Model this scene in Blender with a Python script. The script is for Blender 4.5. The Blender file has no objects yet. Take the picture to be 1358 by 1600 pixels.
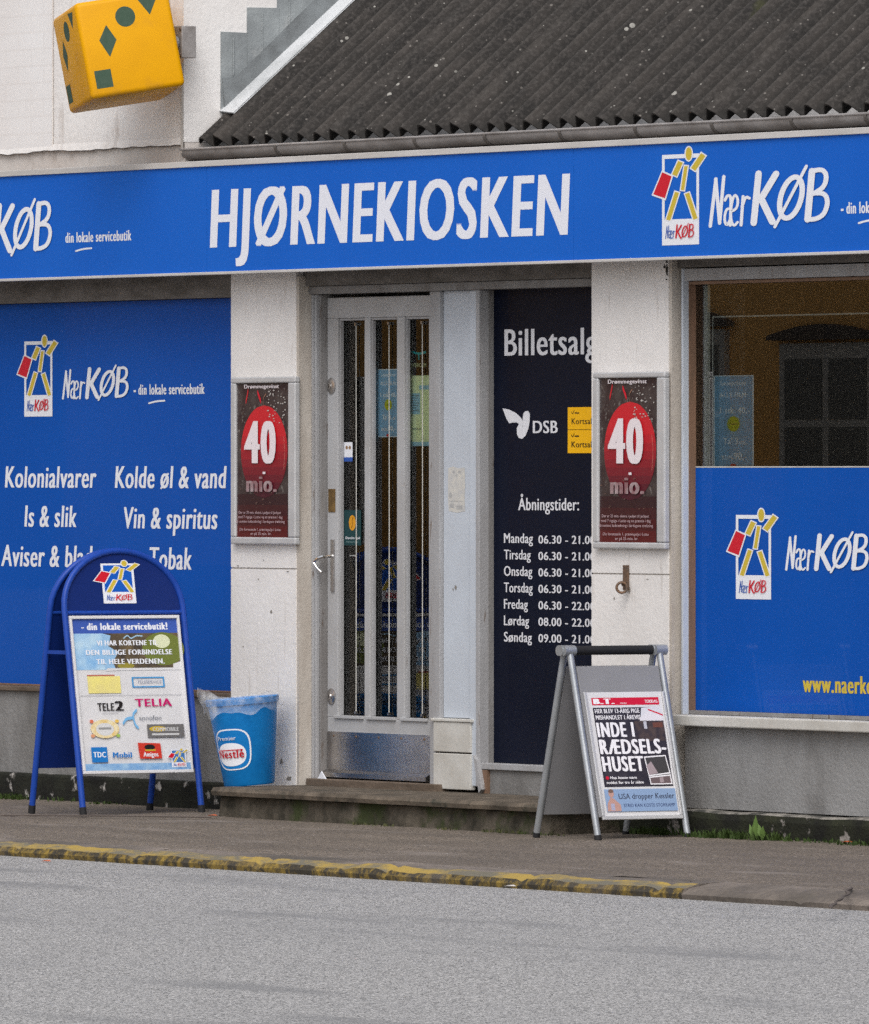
import bpy, math, random
from mathutils import Vector as Vec, noise as mnoise
random.seed(7)
scn = bpy.context.scene
C = scn.collection
rad = math.radians
# ------------------------------------------------------------------ camera
# world: x along the facade, y into the building, z up; pillar fronts at y=0, road at z=0
F = 17300.0; HY = 740.0; CX = 679.0
TH = rad(60)
VD = Vec((-math.sin(TH), math.cos(TH), 0)); RT = Vec((math.cos(TH), math.sin(TH), 0)); UP = Vec((0, 0, 1))
EYE = Vec((39.92, -23.05, 1.54))
cd = bpy.data.cameras.new('camera'); cam = bpy.data.objects.new('camera', cd); C.objects.link(cam)
cam.location = EYE
cam.rotation_euler = (rad(90), 0, TH)
cd.sensor_fit = 'VERTICAL'; cd.sensor_height = 24; cd.sensor_width = 24 * 869 / 1024
cd.lens = F / 1600 * 24; cd.shift_y = -60 / 1600
cd.clip_start = 1; cd.clip_end = 400
scn.camera = cam
# ------------------------------------------------------------------ sky, sun, exposure
SUN_EL, SUN_AZ = rad(50), rad(128)       # azimuth of the sun, clockwise from +y
w = bpy.data.worlds.new('World'); scn.world = w; w.use_nodes = True
nt = w.node_tree; bg = nt.nodes['Background']
sky = nt.nodes.new('ShaderNodeTexSky'); sky.sky_type = 'NISHITA'; sky.sun_disc = False
sky.sun_elevation = SUN_EL; sky.sun_rotation = SUN_AZ; sky.dust_density = 4.0; sky.air_density = 1.0
hs = nt.nodes.new('ShaderNodeHueSaturation'); hs.inputs['Saturation'].default_value = 0.30
nt.links.new(sky.outputs[0], hs.inputs['Color']); nt.links.new(hs.outputs[0], bg.inputs[0])
bg.inputs[1].default_value = 0.15
sl = bpy.data.lights.new('sun', 'SUN'); sl.energy = 0.8; sl.angle = rad(45); sl.color = (1, 0.965, 0.92)
so = bpy.data.objects.new('sun', sl); C.objects.link(so)
sdir = Vec((math.sin(SUN_AZ) * math.cos(SUN_EL), math.cos(SUN_AZ) * math.cos(SUN_EL), math.sin(SUN_EL)))
so.rotation_euler = sdir.to_track_quat('Z', 'Y').to_euler(); so.location = (5, -10, 12)
scn.view_settings.view_transform = 'Standard'; scn.view_settings.look = 'None'
scn.view_settings.gamma = 1; scn.view_settings.use_curve_mapping = False
scn.view_settings.exposure = 0.22
scn.cycles.max_bounces = 8; scn.cycles.transparent_max_bounces = 12
scn.cycles.use_denoising = False
scn.cycles.sample_clamp_indirect = 3
# ------------------------------------------------------------------ ray helpers
def ray(px, py=HY): return VD * F + RT * (px - CX) + UP * (HY - py)
def hit(px, py, ax, c):
    d = ray(px, py); t = (c - EYE[ax]) / d[ax]; return EYE + d * t
def X(px, y=0.0): return hit(px, HY, 1, y).x
def Z(px, py, y=0.0): return hit(px, py, 1, y).z
# ------------------------------------------------------------------ materials
MATS = {}
def srgb(c): return tuple(((v / 255) / 12.92 if v / 255 <= 0.04045 else ((v / 255 + 0.055) / 1.055) ** 2.4) for v in c)
def pm(name, c1, c2=None, scale=4.0, rough=0.6, bump=0.0, bscale=60.0, metal=0.0, spec=0.25, coat=0.0, lo=0.35, hi=0.65, stretch=(1, 1, 1), c3=None, s3=40, lo3=0.62, hi3=0.68, st3=(1, 1, 1), croug=0.08):
    if name in MATS: return MATS[name]
    m = bpy.data.materials.new(name); m.use_nodes = True; t = m.node_tree; b = t.nodes['Principled BSDF']
    L = t.links.new
    def col(c): return (*c, 1) if len(c) == 3 else c
    b.inputs['Roughness'].default_value = rough; b.inputs['Metallic'].default_value = metal
    b.inputs['Specular IOR Level'].default_value = spec; b.inputs['Coat Weight'].default_value = coat; b.inputs['Coat Roughness'].default_value = croug
    b.inputs['Base Color'].default_value = col(c1)
    tc = t.nodes.new('ShaderNodeTexCoord')
    def nz(sc, st, det=6.0, ro=0.6):
        mp = t.nodes.new('ShaderNodeMapping'); mp.inputs['Scale'].default_value = st
        L(tc.outputs['Object'], mp.inputs[0])
        n = t.nodes.new('ShaderNodeTexNoise'); n.inputs['Scale'].default_value = sc; n.inputs['Detail'].default_value = det; n.inputs['Roughness'].default_value = ro
        L(mp.outputs[0], n.inputs[0]); return n
    last = None
    if c2 is not None:
        n = nz(scale, stretch); r = t.nodes.new('ShaderNodeMapRange'); r.inputs[1].default_value = lo; r.inputs[2].default_value = hi
        L(n.outputs[0], r.inputs[0]); mx = t.nodes.new('ShaderNodeMix'); mx.data_type = 'RGBA'
        mx.inputs[6].default_value = col(c1); mx.inputs[7].default_value = col(c2); L(r.outputs[0], mx.inputs[0]); last = mx.outputs[2]
    if c3 is not None:
        n = nz(s3, st3); r = t.nodes.new('ShaderNodeMapRange'); r.inputs[1].default_value = lo3; r.inputs[2].default_value = hi3
        L(n.outputs[0], r.inputs[0]); mx = t.nodes.new('ShaderNodeMix'); mx.data_type = 'RGBA'
        if last: L(last, mx.inputs[6])
        else: mx.inputs[6].default_value = col(c1)
        mx.inputs[7].default_value = col(c3); L(r.outputs[0], mx.inputs[0]); last = mx.outputs[2]
    if last: L(last, b.inputs['Base Color'])
    if bump:
        n = nz(bscale, (1, 1, 1), 4.0); bp = t.nodes.new('ShaderNodeBump'); bp.inputs['Strength'].default_value = bump; bp.inputs['Distance'].default_value = 0.01
        L(n.outputs[0], bp.inputs['Height']); L(bp.outputs[0], b.inputs['Normal'])
    MATS[name] = m; return m
def ink(name, c, rough=0.45, coat=0.0): return pm(name, srgb(c), rough=rough, coat=coat)

M = {}
M['render_white'] = pm('white_render', (0.81, 0.785, 0.77), (0.71, 0.685, 0.665), 2.2, 0.85, 0.25, 45, c3=(0.42, 0.37, 0.33), s3=5.0, lo3=0.60, hi3=0.80, st3=(4, 4, 0.5))
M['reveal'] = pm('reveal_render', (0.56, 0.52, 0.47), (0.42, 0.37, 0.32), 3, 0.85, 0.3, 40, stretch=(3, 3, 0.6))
M['wall_upper'] = pm('old_white_wall', (0.85, 0.835, 0.825), (0.77, 0.74, 0.72), 1.2, 0.9, 0.35, 30, c3=(0.40, 0.33, 0.28), s3=2.2, lo3=0.60, hi3=0.78, st3=(2.5, 2.5, 0.7))
M['wall_band'] = pm('white_wall_band', (0.70, 0.67, 0.64), (0.60, 0.54, 0.50), 1.6, 0.9, 0.35, 30, c3=(0.36, 0.30, 0.25), s3=3, lo3=0.58, hi3=0.75)
M['crack'] = pm('crack_grime', (0.12, 0.10, 0.09), rough=0.95)
M['joint'] = pm('joint_grey', (0.42, 0.39, 0.36), rough=0.95)  # warm grey of the pillar joints and the cable
M['grey_wall'] = pm('grey_painted_base', (0.30, 0.30, 0.30), (0.215, 0.21, 0.205), 1.6, 0.85, 0.5, 70, c3=(0.13, 0.125, 0.12), s3=1.9, lo3=0.52, hi3=0.76, st3=(1.5, 1, 0.8))
M['plinth'] = pm('damp_plinth', (0.011, 0.011, 0.01), (0.026, 0.028, 0.02), 6, 0.95, 0.8, 60, c3=(0.42, 0.40, 0.38), s3=9, lo3=0.59, hi3=0.65, st3=(1, 1, 1.1))
M['plinth_right'] = pm('damp_plinth_mossy', (0.014, 0.014, 0.012), (0.032, 0.035, 0.02), 6, 0.95, 0.8, 60, c3=(0.34, 0.31, 0.29), s3=7, lo3=0.62, hi3=0.66)
M['ledge'] = pm('plinth_ledge', (0.30, 0.28, 0.25), (0.05, 0.05, 0.045), 8, 0.95, 0.6, 60, lo=0.42, hi=0.6)
M['lintel'] = pm('grimy_lintel', (0.20, 0.185, 0.175), (0.12, 0.11, 0.10), 6, 0.8, 0.3, 40, stretch=(1, 1, 3))
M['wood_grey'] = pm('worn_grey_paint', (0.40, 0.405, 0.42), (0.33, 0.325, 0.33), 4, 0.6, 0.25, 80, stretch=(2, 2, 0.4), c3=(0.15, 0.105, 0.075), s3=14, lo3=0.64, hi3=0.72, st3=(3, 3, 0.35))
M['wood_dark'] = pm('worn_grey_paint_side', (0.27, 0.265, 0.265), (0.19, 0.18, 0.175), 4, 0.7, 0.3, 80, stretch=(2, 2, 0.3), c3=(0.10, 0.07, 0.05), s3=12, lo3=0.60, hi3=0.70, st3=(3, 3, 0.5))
M['door_paint'] = pm('pale_door_paint', (0.46, 0.465, 0.48), (0.39, 0.385, 0.385), 3, 0.5, 0.15, 60, c3=(0.22, 0.17, 0.13), s3=9, lo3=0.66, hi3=0.76, st3=(3, 3, 0.7))
M['panel_paint'] = pm('bluish_white_panel', (0.55, 0.60, 0.67), (0.50, 0.54, 0.60), 3, 0.5, 0.12, 60, c3=(0.30, 0.28, 0.27), s3=30, lo3=0.72, hi3=0.78, st3=(2, 2, 0.6))
M['tile'] = pm('white_plinth_slab', (0.62, 0.61, 0.58), (0.50, 0.48, 0.44), 5, 0.7, 0.15, 50)
M['gap'] = pm('dark_gap', (0.02, 0.015, 0.012), rough=0.9)
M['brown_wood'] = pm('brown_wood', (0.25, 0.145, 0.095), (0.17, 0.11, 0.075), 6, 0.6, 0.2, 80, stretch=(4, 4, 0.5))
M['threshold'] = pm('threshold_wood', (0.17, 0.13, 0.10), (0.10, 0.075, 0.055), 8, 0.8, 0.4, 60, stretch=(0.6, 3, 3))
M['alu'] = pm('sign_trim', (0.62, 0.60, 0.59), (0.50, 0.48, 0.46), 4, 0.45, 0.05, 60, metal=0.0, stretch=(0.5, 1, 4))
M['steel'] = pm('brushed_steel', (0.60, 0.58, 0.57), (0.46, 0.44, 0.43), 8, 0.30, 0.08, 60, metal=1.0, stretch=(0.6, 1, 2))
M['chrome'] = pm('chrome', (0.75, 0.75, 0.75), rough=0.15, metal=1.0)
M['brass'] = pm('old_brass', (0.38, 0.24, 0.09), (0.22, 0.14, 0.06), 30, 0.4, 0.1, 90, metal=0.7)
M['iron'] = pm('rusty_iron', (0.14, 0.11, 0.09), (0.22, 0.13, 0.08), 60, 0.6, 0.4, 120, metal=0.5)
M['blue_sign'] = pm('blue_sign_face', (0.006, 0.115, 0.56), (0.008, 0.125, 0.58), 1.5, 0.5, 0.0, spec=0.12)
M['sign_white'] = pm('sign_white', (0.80, 0.82, 0.90), rough=0.45)
M['blue_film'] = pm('blue_window_film', (0.0, 0.076, 0.41), (0.001, 0.085, 0.44), 1.2, 0.5, 0.0, spec=0.1, coat=0.16, croug=0.02)
M['film_white'] = pm('film_white', (0.82, 0.84, 0.90), rough=0.4)
M['yellow'] = pm('logo_yellow', (0.62, 0.47, 0.055), rough=0.45)
M['red'] = pm('logo_red', (0.62, 0.012, 0.03), rough=0.45)
M['logo_blue'] = pm('logo_blue', (0.03, 0.10, 0.42), rough=0.45)
M['navy_film'] = pm('navy_window_film', (0.002, 0.004, 0.014), (0.003, 0.006, 0.02), 2, 0.5, 0.0, spec=0.1, coat=0.07, croug=0.04)
M['gutter'] = pm('zinc_gutter', (0.42, 0.40, 0.395), (0.27, 0.25, 0.24), 7, 0.55, 0.15, 60, metal=0.3, stretch=(0.8, 2, 2))
M['gutter_strap'] = pm('gutter_strap', (0.16, 0.145, 0.135), rough=0.6, metal=0.3)
M['lead'] = pm('grey_lead', (0.34, 0.37, 0.38), (0.24, 0.26, 0.27), 5, 0.6, 0.35, 40, c3=(0.48, 0.49, 0.49), s3=3.0, lo3=0.56, hi3=0.72)
M['lead_dark'] = pm('grey_lead_dark', (0.23, 0.25, 0.26), (0.15, 0.16, 0.165), 7, 0.6, 0.35, 40)
M['verge'] = pm('pale_flashing', (0.62, 0.64, 0.66), (0.40, 0.42, 0.43), 6, 0.5, 0.3, 40, lo=0.45, hi=0.75)
M['stone'] = pm('worn_step_stone', (0.16, 0.13, 0.10), (0.07, 0.058, 0.045), 9, 0.9, 0.6, 50, c3=(0.045, 0.045, 0.035), s3=6, lo3=0.56, hi3=0.68)
M['riser'] = pm('mossy_riser', (0.135, 0.115, 0.09), (0.035, 0.032, 0.024), 8, 0.95, 0.8, 40, c3=(0.045, 0.055, 0.022), s3=4.5, lo3=0.52, hi3=0.62)
M['orange'] = pm('orange_box_enamel', (0.76, 0.365, 0.0), (0.70, 0.33, 0.0), 5, 0.4, 0.0, spec=0.2, c3=(0.50, 0.24, 0.02), s3=7, lo3=0.56, hi3=0.85)
M['dark_green'] = pm('shape_green', (0.045, 0.085, 0.055), (0.06, 0.10, 0.07), 40, 0.6)
M['board_blue'] = pm('board_blue_paint', (0.012, 0.055, 0.33), (0.015, 0.065, 0.37), 20, 0.35, 0.05, 80)
M['panel_blue'] = pm('board_panel_blue', (0.003, 0.019, 0.14), (0.004, 0.022, 0.155), 4, 0.5, 0.0)
M['rubber'] = pm('black_rubber', (0.02, 0.02, 0.022), rough=0.7)
M['paper'] = pm('white_paper', (0.72, 0.715, 0.73), (0.66, 0.655, 0.67), 9, 0.55, 0.25, 14)
M['frame_silver'] = pm('silver_frame', (0.62, 0.62, 0.63), (0.52, 0.52, 0.53), 6, 0.4, 0.05, 80, metal=0.25)
M['tube_silver'] = pm('silver_tube', (0.40, 0.42, 0.45), (0.32, 0.34, 0.36), 10, 0.35, 0.05, 80, metal=0.45)
M['grey_plastic'] = pm('grey_board', (0.27, 0.27, 0.285), (0.24, 0.24, 0.25), 5, 0.5, 0.03, 60)
M['bin_blue'] = pm('bin_blue_plastic', (0.004, 0.17, 0.50), (0.006, 0.20, 0.56), 14, 0.4, 0.12, 40, c3=(0.012, 0.23, 0.60), s3=30, lo3=0.55, hi3=0.85)
M['poster_bg'] = pm('poster_photo_dark', (0.03, 0.014, 0.016), (0.065, 0.05, 0.048), 14, 0.4, 0.0, coat=0.12, croug=0.04, c3=(0.16, 0.14, 0.13), s3=38, lo3=0.60, hi3=0.66)
M['ball'] = pm('poster_ball_red', (0.62, 0.02, 0.03), (0.42, 0.01, 0.02), 5, 0.4, 0.0, coat=0.12, croug=0.04)
M['ball_low'] = pm('poster_ball_maroon', (0.20, 0.012, 0.02), (0.30, 0.012, 0.02), 9, 0.4, coat=0.12, croug=0.04)
M['poster_low'] = pm('poster_maroon_foot', (0.09, 0.012, 0.018), (0.05, 0.012, 0.014), 9, 0.4, coat=0.12, croug=0.04)
M['grey_ink'] = pm('poster_grey_text', (0.42, 0.34, 0.35), (0.25, 0.12, 0.13), 22, 0.5)
M['cord'] = pm('white_cord', (0.60, 0.59, 0.55), rough=0.7)
M['slate_poster'] = pm('slate_blue_poster', (0.24, 0.47, 0.68), (0.20, 0.41, 0.60), 5, 0.5)
M['interior'] = pm('dim_interior', (0.42, 0.37, 0.32), (0.30, 0.26, 0.22), 2, 0.9)
M['curtain'] = pm('greenish_blind', (0.62, 0.60, 0.52), (0.50, 0.48, 0.41), 6, 0.9, stretch=(1, 1, 0.2))
M['house_orange'] = pm('orange_house_render', (0.95, 0.52, 0.17), (0.84, 0.44, 0.13), 0.8, 0.9, 0.2, 20)
M['house_trim'] = pm('house_window_paint', (0.50, 0.46, 0.40), rough=0.7)
M['house_dark'] = pm('house_window_dark', (0.17, 0.16, 0.14), rough=0.5)

def glass_mat(name, ior, tint=(0.9, 0.95, 0.92), rough=0.0):
    m = bpy.data.materials.new(name); m.use_nodes = True; t = m.node_tree; t.nodes.remove(t.nodes['Principled BSDF'])
    tr = t.nodes.new('ShaderNodeBsdfTransparent'); tr.inputs[0].default_value = (*tint, 1)
    gl = t.nodes.new('ShaderNodeBsdfGlossy'); gl.inputs['Roughness'].default_value = rough
    fr = t.nodes.new('ShaderNodeFresnel'); fr.inputs['IOR'].default_value = ior
    mx = t.nodes.new('ShaderNodeMixShader')
    t.links.new(fr.outputs[0], mx.inputs[0]); t.links.new(tr.outputs[0], mx.inputs[1]); t.links.new(gl.outputs[0], mx.inputs[2])
    t.links.new(mx.outputs[0], t.nodes['Material Output'].inputs[0]); return m
M['glass'] = glass_mat('window_glass', 1.95)
M['door_glass'] = glass_mat('door_glass', 1.5)
def bag_mat():
    m = bpy.data.materials.new('clear_plastic_film'); m.use_nodes = True; t = m.node_tree; b = t.nodes['Principled BSDF']
    b.inputs['Base Color'].default_value = (0.85, 0.87, 0.90, 1); b.inputs['Roughness'].default_value = 0.18
    tr = t.nodes.new('ShaderNodeBsdfTransparent'); mx = t.nodes.new('ShaderNodeMixShader')
    n = t.nodes.new('ShaderNodeTexNoise'); n.inputs['Scale'].default_value = 18; r = t.nodes.new('ShaderNodeMapRange')
    tc = t.nodes.new('ShaderNodeTexCoord'); t.links.new(tc.outputs['Object'], n.inputs[0])
    r.inputs[1].default_value = 0.4; r.inputs[2].default_value = 0.65; r.inputs[3].default_value = 0.08; r.inputs[4].default_value = 0.30
    t.links.new(n.outputs[0], r.inputs[0]); t.links.new(r.outputs[0], mx.inputs[0]); t.links.new(tr.outputs[0], mx.inputs[1]); t.links.new(b.outputs[0], mx.inputs[2])
    t.links.new(mx.outputs[0], t.nodes['Material Output'].inputs[0]); return m
M['bag'] = bag_mat()

def node_mat(name, rough=0.9):
    m = bpy.data.materials.new(name); m.use_nodes = True; t = m.node_tree; b = t.nodes['Principled BSDF']; b.inputs['Roughness'].default_value = rough
    tc = t.nodes.new('ShaderNodeTexCoord'); return m, t, b, tc
def mixc(t, fac, a, bcol):
    mx = t.nodes.new('ShaderNodeMix'); mx.data_type = 'RGBA'
    for i, v in ((6, a), (7, bcol)):
        if isinstance(v, tuple): mx.inputs[i].default_value = (*v, 1)
        else: t.links.new(v, mx.inputs[i])
    if isinstance(fac, float): mx.inputs[0].default_value = fac
    else: t.links.new(fac, mx.inputs[0])
    return mx.outputs[2]
def tex(t, tc, kind, scale, st=(1, 1, 1), detail=4.0, rot=0.0):
    mp = t.nodes.new('ShaderNodeMapping'); mp.inputs['Scale'].default_value = st; mp.inputs['Rotation'].default_value = (0, 0, rot); t.links.new(tc.outputs['Object'], mp.inputs[0])
    n = t.nodes.new('ShaderNodeTexNoise' if kind == 'n' else 'ShaderNodeTexVoronoi'); n.inputs['Scale'].default_value = scale
    if kind == 'n': n.inputs['Detail'].default_value = detail
    t.links.new(mp.outputs[0], n.inputs[0]); return n
def rng(t, sock, a, b_, c=0.0, d=1.0):
    r = t.nodes.new('ShaderNodeMapRange'); r.inputs[1].default_value = a; r.inputs[2].default_value = b_; r.inputs[3].default_value = c; r.inputs[4].default_value = d
    t.links.new(sock, r.inputs[0]); return r.outputs[0]
def mul(t, a, b_):
    n = t.nodes.new('ShaderNodeMath'); n.operation = 'MULTIPLY'; t.links.new(a, n.inputs[0])
    if isinstance(b_, float): n.inputs[1].default_value = b_
    else: t.links.new(b_, n.inputs[1])
    return n.outputs[0]
def bump(t, b, sock, s, dist=0.01):
    bp = t.nodes.new('ShaderNodeBump'); bp.inputs['Strength'].default_value = s; bp.inputs['Distance'].default_value = dist
    t.links.new(sock, bp.inputs['Height']); t.links.new(bp.outputs[0], b.inputs['Normal'])
# road: pale gravelly asphalt with tyre-dark streaks running along it
m, t, b, tc = node_mat('pale_gravel_asphalt')
v = tex(t, tc, 'v', 170); sep = t.nodes.new('ShaderNodeSeparateColor'); t.links.new(v.outputs['Color'], sep.inputs[0])
c0 = mixc(t, rng(t, sep.outputs[0], 0.1, 0.9), (0.05, 0.05, 0.05), (0.55, 0.538, 0.53))
big = tex(t, tc, 'n', 0.5, (0.5, 1.4, 1)); c1 = mixc(t, rng(t, big.outputs[0], 0.4, 0.7, 0.0, 0.22), c0, (0.22, 0.22, 0.225))
stv = tex(t, tc, 'n', 1.0, (0.42, 1.6, 1), 4, rad(-9)); c2 = mixc(t, rng(t, stv.outputs[0], 0.56, 0.68, 0.0, 0.6), c1, (0.17, 0.17, 0.175))
t.links.new(c2, b.inputs['Base Color']); bump(t, b, sep.outputs[0], 0.5, 0.006); M['road'] = m
# pavement: brown-grey old asphalt
m, t, b, tc = node_mat('brown_grey_pavement')
v = tex(t, tc, 'v', 150); sep = t.nodes.new('ShaderNodeSeparateColor'); t.links.new(v.outputs['Color'], sep.inputs[0])
c0 = mixc(t, rng(t, sep.outputs[0], 0.1, 0.9), (0.06, 0.048, 0.036), (0.245, 0.20, 0.16))
big = tex(t, tc, 'n', 1.3, (0.8, 2.5, 1)); c1 = mixc(t, rng(t, big.outputs[0], 0.38, 0.66, 0.0, 0.55), c0, (0.085, 0.069, 0.055))
pale = tex(t, tc, 'n', 2.0, (0.6, 2.0, 1)); c2 = mixc(t, rng(t, pale.outputs[0], 0.58, 0.72, 0.0, 0.5), c1, (0.26, 0.225, 0.20))
dots = tex(t, tc, 'n', 45, detail=1.0); c3 = mixc(t, rng(t, dots.outputs[0], 0.74, 0.77, 0.0, 0.8), c2, (0.5, 0.47, 0.44))
t.links.new(c3, b.inputs['Base Color']); bump(t, b, big.outputs[0], 0.6, 0.03); M['pavement'] = m
# kerb, bare and painted
m, t, b, tc = node_mat('bare_kerb_concrete')
n1 = tex(t, tc, 'n', 3.0, (0.6, 1, 1), 6); c0 = mixc(t, rng(t, n1.outputs[0], 0.35, 0.65), (0.10, 0.085, 0.07), (0.24, 0.20, 0.17))
n2 = tex(t, tc, 'n', 40, detail=3.0); c1 = mixc(t, rng(t, n2.outputs[0], 0.4, 0.7, 0.0, 0.5), c0, (0.06, 0.05, 0.045))
t.links.new(c1, b.inputs['Base Color']); bump(t, b, n2.outputs[0], 0.5); M['kerb'] = m
m, t, b, tc = node_mat('worn_yellow_kerb_paint')
n1 = tex(t, tc, 'n', 20.0, (0.8, 1, 0.6), 8); n1.inputs['Roughness'].default_value = 0.75
c0 = mixc(t, rng(t, n1.outputs[0], 0.40, 0.54), (0.27, 0.18, 0.03), (0.04, 0.033, 0.022))
n2 = tex(t, tc, 'n', 2.0, (0.8, 1, 1), 5); c1 = mixc(t, rng(t, n2.outputs[0], 0.52, 0.68, 0.0, 0.8), c0, (0.13, 0.11, 0.09))
t.links.new(c1, b.inputs['Base Color']); bump(t, b, n1.outputs[0], 0.8); M['kerb_yellow'] = m
m, t, b, tc = node_mat('yellow_kerb_top_paint')
n1 = tex(t, tc, 'n', 5.0, (0.5, 1, 1), 8); n1.inputs['Roughness'].default_value = 0.75
c0 = mixc(t, rng(t, n1.outputs[0], 0.44, 0.56), (0.37, 0.255, 0.055), (0.15, 0.135, 0.10))
t.links.new(c0, b.inputs['Base Color']); M['kerb_top'] = m
# roof: fibre cement with lichen, moss and painted-in corrugation shading
m, t, b, tc = node_mat('lichen_fibre_cement')
n1 = tex(t, tc, 'n', 5.0, (1.6, 1, 1), 6); c0 = mixc(t, rng(t, n1.outputs[0], 0.35, 0.65), (0.011, 0.0095, 0.0085), (0.033, 0.028, 0.0245))
n3 = tex(t, tc, 'n', 60, detail=5.0); c0 = mixc(t, rng(t, n3.outputs[0], 0.45, 0.75, 0.0, 0.55), c0, (0.085, 0.076, 0.07))
v = tex(t, tc, 'v', 19); v.inputs['Randomness'].default_value = 1.0
sep = t.nodes.new('ShaderNodeSeparateColor'); t.links.new(v.outputs['Color'], sep.inputs[0])
clp = tex(t, tc, 'n', 2.2, detail=2.0)
rsz = mul(t, rng(t, sep.outputs[0], 0.25, 1.0, 0.0, 0.24), rng(t, clp.outputs[0], 0.40, 0.62, 0.1, 1.0))
ls = t.nodes.new('ShaderNodeMath'); ls.operation = 'LESS_THAN'; t.links.new(v.outputs['Distance'], ls.inputs[0]); t.links.new(rsz, ls.inputs[1])
c1 = mixc(t, mul(t, ls.outputs[0], 0.8), c0, (0.36, 0.35, 0.32))
v2 = tex(t, tc, 'v', 34); sep2 = t.nodes.new('ShaderNodeSeparateColor'); t.links.new(v2.outputs['Color'], sep2.inputs[0])
rs2 = rng(t, sep2.outputs[1], 0.55, 1.0, 0.0, 0.2); l2 = t.nodes.new('ShaderNodeMath'); l2.operation = 'LESS_THAN'; t.links.new(v2.outputs['Distance'], l2.inputs[0]); t.links.new(rs2, l2.inputs[1])
c1 = mixc(t, mul(t, l2.outputs[0], 0.55), c1, (0.24, 0.22, 0.20))
n4 = tex(t, tc, 'n', 2.6, (1.2, 1, 1), 5); c2 = mixc(t, rng(t, n4.outputs[0], 0.70, 0.76, 0.0, 0.6), c1, (0.07, 0.075, 0.02))
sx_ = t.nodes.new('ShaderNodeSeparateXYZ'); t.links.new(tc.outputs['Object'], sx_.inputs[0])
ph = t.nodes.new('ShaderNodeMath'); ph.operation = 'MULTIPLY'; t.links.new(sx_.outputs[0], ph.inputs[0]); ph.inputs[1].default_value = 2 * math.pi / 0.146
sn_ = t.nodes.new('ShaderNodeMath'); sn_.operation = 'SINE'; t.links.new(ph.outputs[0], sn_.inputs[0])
c3 = mixc(t, mul(t, rng(t, sn_.outputs[0], 0.45, -0.5, 0.0, 0.9), rng(t, n1.outputs[0], 0.3, 0.7, 0.35, 1.0)), c2, (0.007, 0.0065, 0.0055))  # shade painted into the colour down each corrugation flank, broken up by noise
c3 = mixc(t, rng(t, sn_.outputs[0], 0.75, 1.0, 0.0, 0.10), c3, (0.13, 0.118, 0.105))  # ridge tops painted slightly lighter, as if catching the sky
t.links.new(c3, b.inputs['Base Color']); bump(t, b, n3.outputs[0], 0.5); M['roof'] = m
M['roof_under'] = pm('roof_underside', (0.03, 0.027, 0.025), rough=0.95)
M['brickwhite'] = None
m, t, b, tc = node_mat('whitewashed_brick')
mp = t.nodes.new('ShaderNodeMapping'); mp.inputs['Rotation'].default_value = (rad(90), 0, 0); t.links.new(tc.outputs['Object'], mp.inputs[0])
br = t.nodes.new('ShaderNodeTexBrick'); br.inputs['Scale'].default_value = 1.0; br.inputs['Brick Width'].default_value = 0.24; br.inputs['Row Height'].default_value = 0.075
br.inputs['Mortar Size'].default_value = 0.008; br.inputs['Mortar Smooth'].default_value = 0.9
br.inputs['Color1'].default_value = (0.84, 0.83, 0.83, 1); br.inputs['Color2'].default_value = (0.83, 0.815, 0.81, 1); br.inputs['Mortar'].default_value = (0.79, 0.77, 0.76, 1)
t.links.new(mp.outputs[0], br.inputs[0]); n1 = tex(t, tc, 'n', 1.4); c0 = mixc(t, rng(t, n1.outputs[0], 0.4, 0.7, 0.0, 0.4), br.outputs[0], (0.68, 0.62, 0.59))
t.links.new(c0, b.inputs['Base Color']); bump(t, b, br.outputs['Fac'], -0.25, 0.006); M['brickwhite'] = m
M['grass'] = pm('grass_blades', (0.026, 0.052, 0.010), (0.055, 0.085, 0.02), 6, 0.7)
M['weed'] = pm('weed_leaf', (0.09, 0.16, 0.035), (0.14, 0.22, 0.06), 20, 0.6)
M['moss'] = pm('moss', (0.05, 0.07, 0.02), (0.09, 0.085, 0.04), 12, 0.95)

# ------------------------------------------------------------------ mesh builder
_tc = {}
def text_mesh(body, sp=1.0):
    if (body, sp) in _tc: return _tc[(body, sp)]
    cu = bpy.data.curves.new('t', 'FONT'); cu.body = body; cu.size = 1; cu.resolution_u = 4; cu.space_character = sp
    o = bpy.data.objects.new('t', cu); C.objects.link(o)
    bpy.context.view_layer.update()
    me = bpy.data.meshes.new_from_object(o.evaluated_get(bpy.context.evaluated_depsgraph_get()))
    vs = [(v.co.x, v.co.y) for v in me.vertices]; fs = [tuple(p.vertices) for p in me.polygons]
    bpy.data.objects.remove(o); bpy.data.curves.remove(cu); bpy.data.meshes.remove(me)
    _tc[(body, sp)] = (vs, fs); return vs, fs
CAP = max(y for x, y in text_mesh('H')[0])
def frame(O, U, V, N):
    O, U, V, N = Vec(O), Vec(U), Vec(V), Vec(N)
    return lambda u, v, l=0.0: O + U * u + V * v + N * l
def fac(px0, px1, py_top, py_bot, y):          # facade rectangle, u right, v DOWN 0..1
    x0, x1 = X(px0, y), X(px1, y); z0, z1 = Z(px0, py_top, y), Z(px0, py_bot, y)
    return frame((x0, y, z0), (x1 - x0, 0, 0), (0, 0, z1 - z0), (0, -1, 0))
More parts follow.
